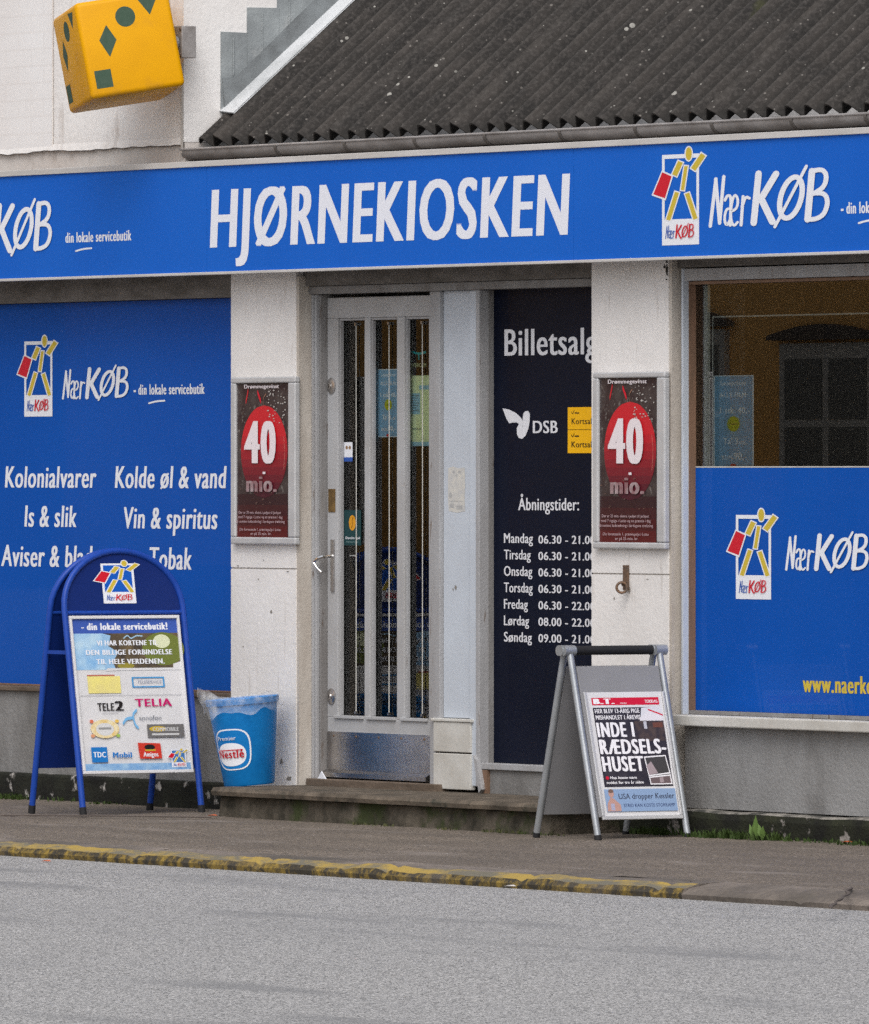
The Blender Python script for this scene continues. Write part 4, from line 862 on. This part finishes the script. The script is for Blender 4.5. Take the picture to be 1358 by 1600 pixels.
# ------------------------------------------------------------------ blue arched A-board
def build_aboard():
    zg = pav(-.5) + .004
    fc = Vec((-1.60, -.515, zg)); wv = Vec((-.05, 1, 0)).normalized(); back = Vec((-1, -.05, 0)).normalized(); Hh = 1.12; hw = .296; spread = .43
    T = thing('pavement_sign', fc + back * spread / 2, 'blue arched pavement sign with a poster of phone card logos, left of the bin', 'sign')
    apex_f = back * .20; tilt_f = (apex_f + UP * Hh)
    def arch(base, tilt):
        L_ = []; hs = .78
        for k in range(6): L_.append(base - wv * hw + tilt * (hs * k / 6))
        for k in range(21): a = math.pi - math.pi * k / 20; L_.append(base + wv * hw * math.cos(a) + tilt * (hs + (1 - hs) * math.sin(a)))
        for k in range(1, 7): L_.append(base + wv * hw + tilt * (hs * (6 - k) / 6))
        return L_
    bb = fc + back * spread; tilt_b = -back * .20 + UP * Hh
    ff = MB(); ff.tube(arch(fc, tilt_f), .0135, 'board_blue', 12); ff.tube([fc - wv * hw + tilt_f * .765, fc + wv * hw + tilt_f * .765], .009, 'board_blue', 8); ff.build('front_frame', T, smooth=True)
    ff = MB(); ff.tube(arch(bb, tilt_b), .0135, 'board_blue', 12); ff.tube([bb - wv * hw + tilt_b * .765, bb + wv * hw + tilt_b * .765], .009, 'board_blue', 8); ff.build('back_frame', T, smooth=True)
    for b_, tl in ((fc, tilt_f), (bb, tilt_b)):
        for s_ in (-1, 1):
            g = MB(); p = b_ + wv * hw * s_; g.tube([p - UP * .004, p + tl * .028], .0155, 'rubber', 12); g.build('foot_cap', T, smooth=True)
    nf = (wv.cross(tilt_f)).normalized();
    if nf.dot(-VD) < 0: nf = -nf
    def panel(base, tilt, nn, lo, name):
        g = MB(); L_ = [base - wv * (hw - .012) + tilt * lo]
        for k in range(21): a = math.pi - math.pi * k / 20; L_.append(base + wv * (hw - .012) * math.cos(a) + tilt * (.78 + .212 * math.sin(a)))
        L_.append(base + wv * (hw - .012) + tilt * lo); g.prism([p - nn * .004 for p in L_], nn * .004, 'panel_blue'); return g.build(name, T)
    panel(fc, tilt_f, nf, .17, 'front_panel'); nb = Vec((-nf.x, nf.y, nf.z)); panel(bb, tilt_b, nb, .17, 'back_panel')
    for s_ in (-1, 1):
        g = MB(); p = fc + wv * hw * s_ + tilt_f * .615; q = bb + wv * hw * s_ + tilt_b * .615; g.prism([p - UP * .008, q - UP * .008, q + UP * .008, p + UP * .008], wv * .004 * s_, 'board_blue')
        for e in (p, q): g.lathe(e + wv * .005 * s_, [(.008, 0), (.006, .006), (0, .007)], 'chrome', 10, wv * s_)
        g.build('side_brace', T)
    # poster frame: v down from .755 to .155 of the lean
    u0, u1, t1, t0 = -.480, .448, .752, .152
    fr = lambda u, v, l=0.0: fc + wv * (2 * hw * (u0 + (u1 - u0) * u)) + tilt_f * (t1 + (t0 - t1) * v) + nf * (.004 + l)
    g = MB(); e = .022; ev = .02
    for a, b_, c_, d in ((0, 1, 0, ev), (0, 1, 1 - ev, 1), (0, e, ev, 1 - ev), (1 - e, 1, ev, 1 - ev)): g.slab(fr, a, b_, c_, d, 0.0, .012, 'paper')
    g.build('poster_frame', T, bevel=.002)
    g = MB(); f1 = lambda u, v, l=0.0: fr(e + u * (1 - 2 * e), ev + v * (1 - 2 * ev), l + .002)
    g.slab(f1, 0, 1, 0, 1, -.001, 0, 'paper'); g.step = .0001
    hb = ink('hdr_blue', (62, 92, 175)); g.rect(f1, 0, 1, 0, .095, hb); g.text(f1, '- din lokale servicebutik!', .09, .91, .072, .045, WHITE_INK, bold=.13)
    g.rect(f1, 0, .42, .095, .335, pm('photo_sky', srgb((120, 175, 225)), srgb((185, 215, 235)), 9, .5)); g.rect(f1, .28, 1, .095, .33, pm('photo_dark', srgb((70, 62, 55)), srgb((110, 95, 70)), 18, .5))
    g.ell(f1, .85, .2, .20, .11, ink('photo_green', (110, 120, 55))); g.ell(f1, .84, .15, .08, .045, ink('photo_light', (215, 220, 185))); g.poly(f1, [(.28, .095), (.36, .11), (.33, .18), (.42, .22), (.36, .28), (.38, .33), (.28, .335)], ink('photo_sky2', (150, 190, 225)))
    g.ell(f1, .48, .31, .08, .02, ink('photo_olive', (150, 140, 60))); g.stroke(f1, [(.48, .13), (.52, .105), (.55, .135), (.6, .11), (.66, .115)], .008, .7, ink('squiggle', (165, 200, 225)))
    g.poly(f1, [(.93, .30), (1, .285), (1, .34), (.4, .34), (.28, .345), (.3, .325), (.93, .325)], M['paper'])
    for tx, a, b_, c_ in (('VI HAR KORTENE TIL', .22, .80, .175), ('DEN BILLIGE FORBINDELSE', .11, .93, .237), ('TIL HELE VERDENEN.', .2, .85, .298)): g.text(f1, tx, a, b_, c_, .033, WHITE_INK, bold=.10)
    g.rect(f1, .10, .41, .378, .49, pm('pale_yellow', srgb((240, 228, 130)), srgb((225, 212, 140)), 12, .6)); g.rect(f1, .10, .36, .368, .376, ink('orng', (190, 110, 90)))
    bl = ink('card_blue', (75, 150, 205)); g.outline(f1, .52, .83, .385, .455, .015, .009, bl); g.text(f1, 'TELESERVICE', .57, .80, .428, .02, ink('palegrey', (150, 160, 180)))
    g.rect(f1, .02, .98, .502, .505, ink('crease', (185, 185, 190)))
    blk = ink('black_ink', (35, 30, 32)); g.text(f1, 'TELE', .17, .33, .605, .05, blk, bold=.09); g.text(f1, '2', .335, .42, .605, .062, blk, bold=.12); g.rect(f1, .21, .36, .618, .621, ink('crease', (185, 185, 190)))
    mg = ink('magenta', (195, 25, 105)); g.text(f1, 'TELIA', .53, .88, .58, .05, mg, bold=.07)
    sb = ink('sono_blue', (120, 180, 225))
    for p in ([(.5, .65), (.5, .63), (.535, .605)], [(.49, .655), (.43, .66), (.40, .69)], [(.5, .66), (.51, .70), (.535, .72)]): g.stroke(f1, p, .02, .72, sb)
    g.text(f1, 'sonofon', .555, .765, .67, .03, ink('midgrey', (120, 125, 135)))
    g.ell(f1, .22, .725, .135, .062, pm('medal', srgb((235, 225, 190)), srgb((225, 190, 110)), 40, .6), 18); g.ell(f1, .22, .728, .085, .042, ink('medal_in', (215, 215, 215))); g.rect(f1, .16, .28, .715, .73, ink('medal_t', (150, 150, 150)))
    for du, dv, cl in ((-.12, -.05, (220, 120, 90)), (.12, -.05, (230, 190, 90)), (-.12, .045, (225, 160, 120)), (.12, .045, (160, 190, 90))): g.ell(f1, .22 + du, .725 + dv, .02, .012, ink('spot%d' % cl[0], cl), 8)
    g.rect(f1, .62, .97, .70, .785, ink('cardgrey', (110, 108, 108))); g.ell(f1, .72, .73, .08, .018, ink('medal_y', (200, 170, 50))); g.text(f1, 'COMMOBILE', .67, .92, .745, .024, ink('ltgrey', (205, 205, 205)), bold=.08); g.rect(f1, .66, .92, .76, .772, ink('ltgrey', (205, 205, 205)))
    g.rect(f1, .07, .22, .845, .945, ink('tdc_blue', (35, 120, 195))); g.text(f1, 'TDC', .085, .205, .912, .035, WHITE_INK, bold=.09); g.text(f1, 'Mobil', .27, .45, .915, .034, ink('tdc_blue', (35, 120, 195)), bold=.09)
    g.poly(f1, [(.515, .82), (.73, .825), (.735, .925), (.525, .925)], ink('red_card', (205, 60, 45))); g.ell(f1, .625, .85, .05, .018, blk); g.rect(f1, .58, .68, .865, .875, ink('medal_y', (200, 170, 50))); g.text(f1, 'Amigos', .56, .70, .912, .03, WHITE_INK, bold=.08)
    g.rect(f1, 0, 1, .955, 1, pm('foot_blue', srgb((105, 155, 210)), srgb((160, 195, 225)), 16, .5)); 
    emblem(g, lambda u, v, l=0.0: f1(.82 + u * .14, .87 + v * .115, l), fill=ink('emb_fill', (70, 120, 180)))
    g.build('poster', T)
    g = MB(); f3 = lambda u, v, l=0.0: fc + wv * (2 * hw * (-.165 + .275 * u)) + tilt_f * (.952 - (.952 - .80) * v) + nf * (.001 + l); emblem(g, f3, fill=ink('emb_bg', (20, 90, 190))); g.build('emblem', T)
build_aboard()

# ------------------------------------------------------------------ newspaper board
def build_newsboard():
    zg = pav(-.33) + .002; Hh = .745
    fc = Vec((2.235, -.335, zg)); wv = Vec((-.03, 1, 0)).normalized(); back = Vec((-1, -.03, 0)).normalized(); spread = .46; hw = .212
    T = thing('newspaper_board', fc + back * spread / 2, 'silver newspaper placard stand reading INDE I RÆDSELSHUSET before the right pillar', 'sign')
    tf = back * spread * .46 + UP * Hh; tb = -back * spread * .46 + UP * Hh; bb = fc + back * spread
    for b_, tl in ((fc, tf), (bb, tb)):
        for s_ in (-1, 1):
            g = MB(); p = b_ + wv * hw * s_; g.tube([p, p + tl], .0135, 'tube_silver', 12); L = g.build('leg', T, smooth=True)
            g = MB(); g.tube([p - UP * .004, p + tl * .02], .0148, 'rubber', 12); g.build('foot_cap', L, smooth=True)
            g = MB(); q = p + tl; g.tube([q - wv * .03 * s_ * -1 - wv * .0 , q - wv * .022 * s_], .021, 'tube_silver', 16); g.build('hinge_knob', T, smooth=True)
    top = fc + tf + back * spread * .04; g = MB(); g.tube([top - wv * (hw - .02), top + wv * (hw - .02)], .0185, 'rubber', 14); g.build('handle_bar', T, smooth=True)
    g = MB(); g.tube([top - wv * (hw + .034), top - wv * (hw - .024)], .0215, 'tube_silver', 16); g.build('bar_end', T, smooth=True); g = MB(); g.tube([top + wv * (hw + .034), top + wv * (hw - .024)], .0215, 'tube_silver', 16); g.build('bar_end', T, smooth=True)
    nf = wv.cross(tf).normalized()
    if nf.dot(-VD) < 0: nf = -nf
    hp = hw - .018
    def plane(base, tl, n_): return lambda u, v, l=0.0: base + wv * (hp * (2 * u - 1)) + tl * (1 - v) + n_ * l
    ff = plane(fc, tf, nf); g = MB(); g.slab(ff, 0, 1, .085, .885, -.006, .004, 'grey_plastic'); g.build('front_panel', T, bevel=.003)
    nb = Vec((-nf.x, nf.y, nf.z)); fb = plane(bb, tb, nb); g = MB(); g.slab(fb, 0, 1, .085, .885, -.004, .006, 'grey_plastic'); g.build('back_panel', T, bevel=.003)
    f0 = lambda u, v, l=0.0: ff(.06 + .92 * u, .225 + v * (.882 - .225), l + .0045)
    g = MB()
    for s in ((-.035, -.0, -.0, 1.0), (1.0, 1.03, -.0, 1.0), (-.035, 1.03, 1.001, 1.03)): g.slab(f0, *s, 0, .009, 'frame_silver')
    g.build('poster_rail', T, bevel=.002)
    g = MB(); g.slab(f0, 0.002, .998, 0, .998, 0, .002, 'paper'); g.lift = .0025; W_ = ink('news_white', (240, 238, 242)); rd = ink('news_red', (205, 30, 60))
    g.rect(f0, .06, .95, .045, .105, rd); g.text(f0, 'B.T.', .08, .36, .095, .042, W_, bold=.22); g.rect(f0, .43, .52, .088, .092, W_); g.text(f0, 'TORSDAG', .76, .93, .09, .024, W_, bold=.05)
    dk = pm('news_photo', srgb((42, 40, 52)), srgb((62, 58, 66)), 22, .5); g.rect(f0, .06, .97, .125, .765, dk)
    g.poly(f0, [(.67, .22), (.70, .13), (.97, .12), (.97, .22)], ink('sky_l', (215, 215, 222))); g.poly(f0, [(.66, .215), (.80, .145), (.97, .20), (.97, .235), (.66, .235)], ink('gable', (225, 222, 228))); g.stroke(f0, [(.79, .145), (.97, .19)], .012, .7, rd)
    g.rect(f0, .58, .97, .235, .40, pm('news_wall', srgb((55, 50, 58)), srgb((85, 72, 70)), 30, .5)); g.rect(f0, .70, .74, .24, .30, ink('win_l', (190, 190, 200))); g.rect(f0, .82, .95, .25, .29, ink('brn', (110, 70, 60)))
    for tx, a, b_, c_ in (('HER BLEV 13-ÅRIG PIGE', .08, .67, .17), ('MISHANDLET I ÅREVIS', .08, .67, .222)): g.text(f0, tx, a, b_, c_, .034, W_, bold=.06)
    g.text(f0, 'INDE I', .07, .56, .362, .115, W_, bold=.13, vbold=.02); g.text(f0, 'RÆDSELS-', .07, .95, .50, .115, W_, bold=.13, vbold=.02); g.text(f0, 'HUSET', .07, .62, .64, .118, W_, bold=.13, vbold=.02)
    g.poly(f0, [(.635, .525), (.925, .515), (.955, .665), (.66, .685)], W_); g.poly(f0, [(.65, .535), (.915, .525), (.94, .655), (.67, .675)], ink('inset', (70, 68, 70))); g.poly(f0, [(.65, .60), (.72, .565), (.79, .66), (.67, .675)], ink('path', (165, 150, 155)))
    g.poly(f0, [(.66, .688), (.955, .672), (.96, .752), (.67, .752)], W_); g.poly(f0, [(.675, .698), (.94, .683), (.945, .743), (.68, .743)], ink('inset2', (110, 95, 98))); g.rect(f0, .80, .85, .695, .735, ink('path', (165, 150, 155)))
    g.ell(f0, .11, .693, .022, .014, rd); g.text(f0, 'Hun kunne være', .15, .50, .703, .022, W_, bold=.07); g.text(f0, 'reddet for tre år siden', .09, .58, .742, .022, W_, bold=.07)
    g.rect(f0, .04, .98, .785, .965, ink('strip', (140, 165, 200))); g.text(f0, 'USA dropper Kessler', .22, .955, .865, .043, ink('strip_ink', (60, 65, 85)), bold=.03); g.text(f0, 'STRID KAN KOSTE STORKAMP', .27, .95, .93, .026, ink('strip_ink2', (70, 85, 125)), bold=.03)
    sk = ink('skin_print', (190, 150, 140)); g.ell(f0, .125, .82, .035, .032, sk); g.poly(f0, [(.045, .962), (.06, .90), (.11, .85), (.15, .86), (.23, .91), (.23, .962)], sk); g.ell(f0, .125, .80, .035, .016, ink('hair_print', (120, 95, 85))); g.rect(f0, .10, .15, .90, .955, ink('shirt_print', (170, 170, 195)))
    g.build('poster', T)
build_newsboard()

# ------------------------------------------------------------------ blue bin with clear liner
def build_bin():
    y = -.19; c = Vec((X(390, y), y, ZSTEP + .003)); lean = (UP + RT * -.085).normalized(); Hh = .375; r0, r1 = .108, .150
    T = thing('waste_bin', c, 'blue plastic bucket bin with a white and red oval logo on the step', 'bin')
    u = (RT - lean * RT.dot(lean)).normalized(); w_ = lean.cross(u)
    def P(a, h, l=0.0):                           # angle from the camera-facing side, h 0..1
        r = r0 + (r1 - r0) * h + l; d = -VD; f = (d - lean * d.dot(lean)).normalized(); s_ = lean.cross(f)
        return c + lean * (Hh * h) + f * (r * math.cos(a)) + s_ * (r * math.sin(a))
    g = MB(); n = 48
    pr = [(0.0, .02), (r0 - .006, 0.0), (r0, .008), (r1 - .003, Hh - .03), (r1 + .004, Hh - .028), (r1 + .007, Hh - .004), (r1 + .003, Hh), (r1 - .006, Hh - .004), (r0 - .008, .012), (0.0, .012)]
    g.lathe(c, pr, 'bin_blue', n, lean); g.build('bucket', T, smooth=True)
    # logo: frame u 0..1 across, v down
    sgn = 1 if P(.3, .5).dot(RT) > P(-.3, .5).dot(RT) else -1
    fr = lambda uu, v, l=0.0: P(sgn * (-1.20 + 1.38 * uu), .66 - .47 * v, .0006 + l)
    g = MB(); g.step = .0007; W_ = M['film_white']
    def sq(cu, cv, ru, rv, p=3.2, k=40): return [(cu + ru * math.copysign(abs(math.cos(a)) ** (2 / p), math.cos(a)), cv + rv * math.copysign(abs(math.sin(a)) ** (2 / p), math.sin(a))) for a in [2 * math.pi * i / k for i in range(k)]]
    bb_ = ink('bin_dark_blue', (20, 110, 190))
    def grid(shape_out, m, rings=6, cu=.5, cv=.5):
        l = g.up(); pts = []
        for q in range(1, rings + 1): pts += [fr(cu + (a - cu) * q / rings, cv + (b_ - cv) * q / rings, l) for a, b_ in shape_out]
        k = len(shape_out); fs = [(q * k + i, q * k + (i + 1) % k, (q + 1) * k + (i + 1) % k, (q + 1) * k + i) for q in range(rings - 1) for i in range(k)]
        pts.append(fr(cu, cv, l)); fs += [(i, (i + 1) % k, len(pts) - 1) for i in range(k)]; g.add(pts, fs, m)
    grid(sq(.5, .5, .5, .5), W_); grid(sq(.5, .5, .462, .468), M['bin_blue']); grid(sq(.47, .62, .40, .28, 2.4), W_, cu=.47, cv=.62)
    g.text(fr, 'Premier', .14, .66, .27, .095, W_, bold=.06); g.text(fr, 'Nestlé', .10, .82, .70, .19, ink('nred', (190, 25, 40)), bold=.10); g.rect(fr, .18, .80, .50, .525, ink('nred', (190, 25, 40)), 8)
    g.build('logo', T)
    # liner
    g = MB(); n = 72; rows = [(-.012, -.06), (-.006, .0), (.006, .012), (.012, .0), (.014, -.03), (.015, -.06)]
    pts = []
    for q, (dr, dh) in enumerate(rows):
        for k in range(n):
            a = 2 * math.pi * k / n; nz = mnoise.noise(Vec((math.cos(a) * 5, math.sin(a) * 5, q * .8))); n2 = mnoise.noise(Vec((math.cos(a) * 2, math.sin(a) * 2, 4)))
            left = max(0, math.cos(a - (-sgn * 1.45))) ** 4        # camera-left bulge
            hh = Hh - .004 + dh * (1 + 1.1 * n2) + .014 * nz * (q < 4); rr = r1 + dr + .012 * nz * (q > 0)
            if q in (1, 2, 3): hh += left * (.05 if q == 2 else .02); rr += left * .03
            d = -VD; f = (d - lean * d.dot(lean)).normalized(); s_ = lean.cross(f); pts.append(c + lean * hh + f * rr * math.cos(a) + s_ * rr * math.sin(a))
    g.add(pts, [(q * n + k, q * n + (k + 1) % n, (q + 1) * n + (k + 1) % n, (q + 1) * n + k) for q in range(len(rows) - 1) for k in range(n)], 'bag')
    o = g.build('bin_liner'); tag(o, 'crumpled clear plastic liner folded over the blue bin rim', 'bin liner')
    for p in o.data.polygons: p.use_smooth = True
build_bin()

# ------------------------------------------------------------------ grass and weeds at the foot of the walls
def blades(g, x, y, z, n, h, sp, m, w_=.004):
    for _ in range(n):
        a = random.uniform(0, 2 * math.pi); r = random.uniform(0, sp); p = Vec((x + r * math.cos(a), y + r * math.sin(a) * .6, z)); hh = h * random.uniform(.4, 1.0)
        ln = Vec((random.uniform(-.5, .5), random.uniform(-.5, .3), 1)).normalized(); sd = Vec((math.cos(a), math.sin(a), 0)) * w_ * random.uniform(.6, 1.3)
        mid = p + ln * hh * .55; tip = p + ln * hh + Vec((ln.x * .4 * hh, ln.y * .4 * hh, -hh * .12)); g.add([p - sd, p + sd, mid + sd * .7, mid - sd * .7, tip], [(0, 1, 2, 3), (3, 2, 4)], m)
g = MB()
for px, n, h, sp in ((1095, 60, .035, .10), (1120, 90, .05, .12), (1140, 90, .055, .10), (1160, 70, .05, .08), (1195, 90, .055, .10), (1218, 60, .05, .07), (1245, 40, .03, .1), (1290, 60, .03, .14), (1330, 60, .03, .14), (1015, 50, .05, .10), (1040, 60, .05, .10), (1000, 40, .04, .08), (1358, 50, .03, .12)):
    blades(g, X(px, -.09), -.09, pav(-.09), n, h, sp, 'grass')
for px, n, h in ((5, 60, .035), (25, 70, .04), (45, 40, .03), (95, 30, .03), (170, 50, .02)): blades(g, X(px, -.06), -.06, pav(-.06), n, h, .14, 'grass')
for px in (560, 600, 700, 770, 790, 820, 860): blades(g, X(px, -.42), -.415, pav(-.42), 16, .02, .08, 'moss')
kind(g.build('grass'), 'stuff')
g = MB()
for px, hh in ((1183, .095), (1178, .075), (1191, .07)):
    x = X(px, -.12)
    for k in range(5):
        a = random.uniform(-1, 1); p = Vec((x, -.12, pav(-.12))); d = Vec((math.sin(a) * .45, -.1, 1)).normalized(); sd = Vec((.006, .010, 0)); h = hh * random.uniform(.7, 1.1)
        g.add([p, p + d * h * .5 + sd, p + d * h, p + d * h * .5 - sd], [(0, 1, 2, 3)], 'weed')
tag(g.build('weed'), 'bright green leafy weed in the grass below the right window', 'weed')
# moss line along the step foot, litter by the kerb
lf = ink('litter_orange', (205, 105, 60)); lw = ink('litter_white', (215, 210, 205))
for i, (px, py, m_, lb, zg) in enumerate(((72, 1346, lf, 'orange leaf scrap lying in the road by the kerb at far left', .004), (797, 1385, lw, 'white paper scrap lying on the kerb top near the paint end', ZK + .03), (332, 1279, lf, 'orange scrap on the pavement at the left end of the step', None), (1323, 1324, lf, 'orange scrap lying before the right window plinth', None))):
    p = hit(px, py, 2, ZPW - .01 if zg is None else zg); zz = (pav(p.y) + .012) if zg is None else zg
    g = MB(); q = [Vec((p.x + dx, p.y + dy, zz + dz)) for dx, dy, dz in ((-.018, -.012, 0), (.012, -.018, .004), (.024, .01, .001), (-.006, .018, .005))]
    g.prism(q, (0, 0, .001), m_); tag(g.build('litter'), lb, 'litter')

# ------------------------------------------------------------------ house across the street (seen mirrored in the shop window)
OH = thing('orange_house', (-20, -16, 0), 'orange rendered house across the street, mirrored in the right shop window', 'building')
yh = -14.0; M2 = 14.0 + 2 * yR
def HX(px): return X(px, M2)
def HZ(px, py): return Z(px, py, M2)
g = MB(); g.box(HX(1000) - 8, HX(1358) + 9, yh - 4, yh, 0, 7.5, 'house_orange'); g.build('wall', OH)
g = MB(); g.box(HX(1000) - 8, HX(1358) + 9, yh, yh + .05, 0, .9, 'house_dark'); g.build('plinth', OH)
def hwin(px0, px1, zt, zb):
    x0, x1 = HX(px0), HX(px1); g = MB(); f = .07
    g.box(x0, x1, yh - .02, yh + .04, zb, zt, 'house_trim'); W0 = g.build('window', OH)
    g = MB(); xm = (x0 + x1) / 2
    for a, b_ in ((x0 + f, xm - .04), (xm + .04, x1 - f)):
        zz = zt - .10
        for k in range(3):
            hh = (zt - zb - .2) / 3; g.box(a, b_, yh + .03, yh + .045, zz - hh + .05, zz, 'house_dark'); zz -= hh
    g.build('pane', W0)
    g = MB(); P = [(x0 - .1 + (x1 - x0 + .2) * k / 12, yh + .03, zt + .05 + .07 * math.sin(math.pi * k / 12)) for k in range(13)]
    g.prism(P + [(x1 + .1, yh + .03, zt + .02), (x0 - .1, yh + .03, zt + .02)], (0, .05, 0), pm('arch_brick', (0.16, 0.12, 0.09), (0.10, 0.08, 0.07), 6, .9)); g.build('arch', W0)
zt = HZ(1230, 537)
hwin(1226, 1372, zt, zt - 1.5); hwin(1060, 1140, zt + .1, zt - 1.5); hwin(1480, 1626, zt, zt - 1.5)
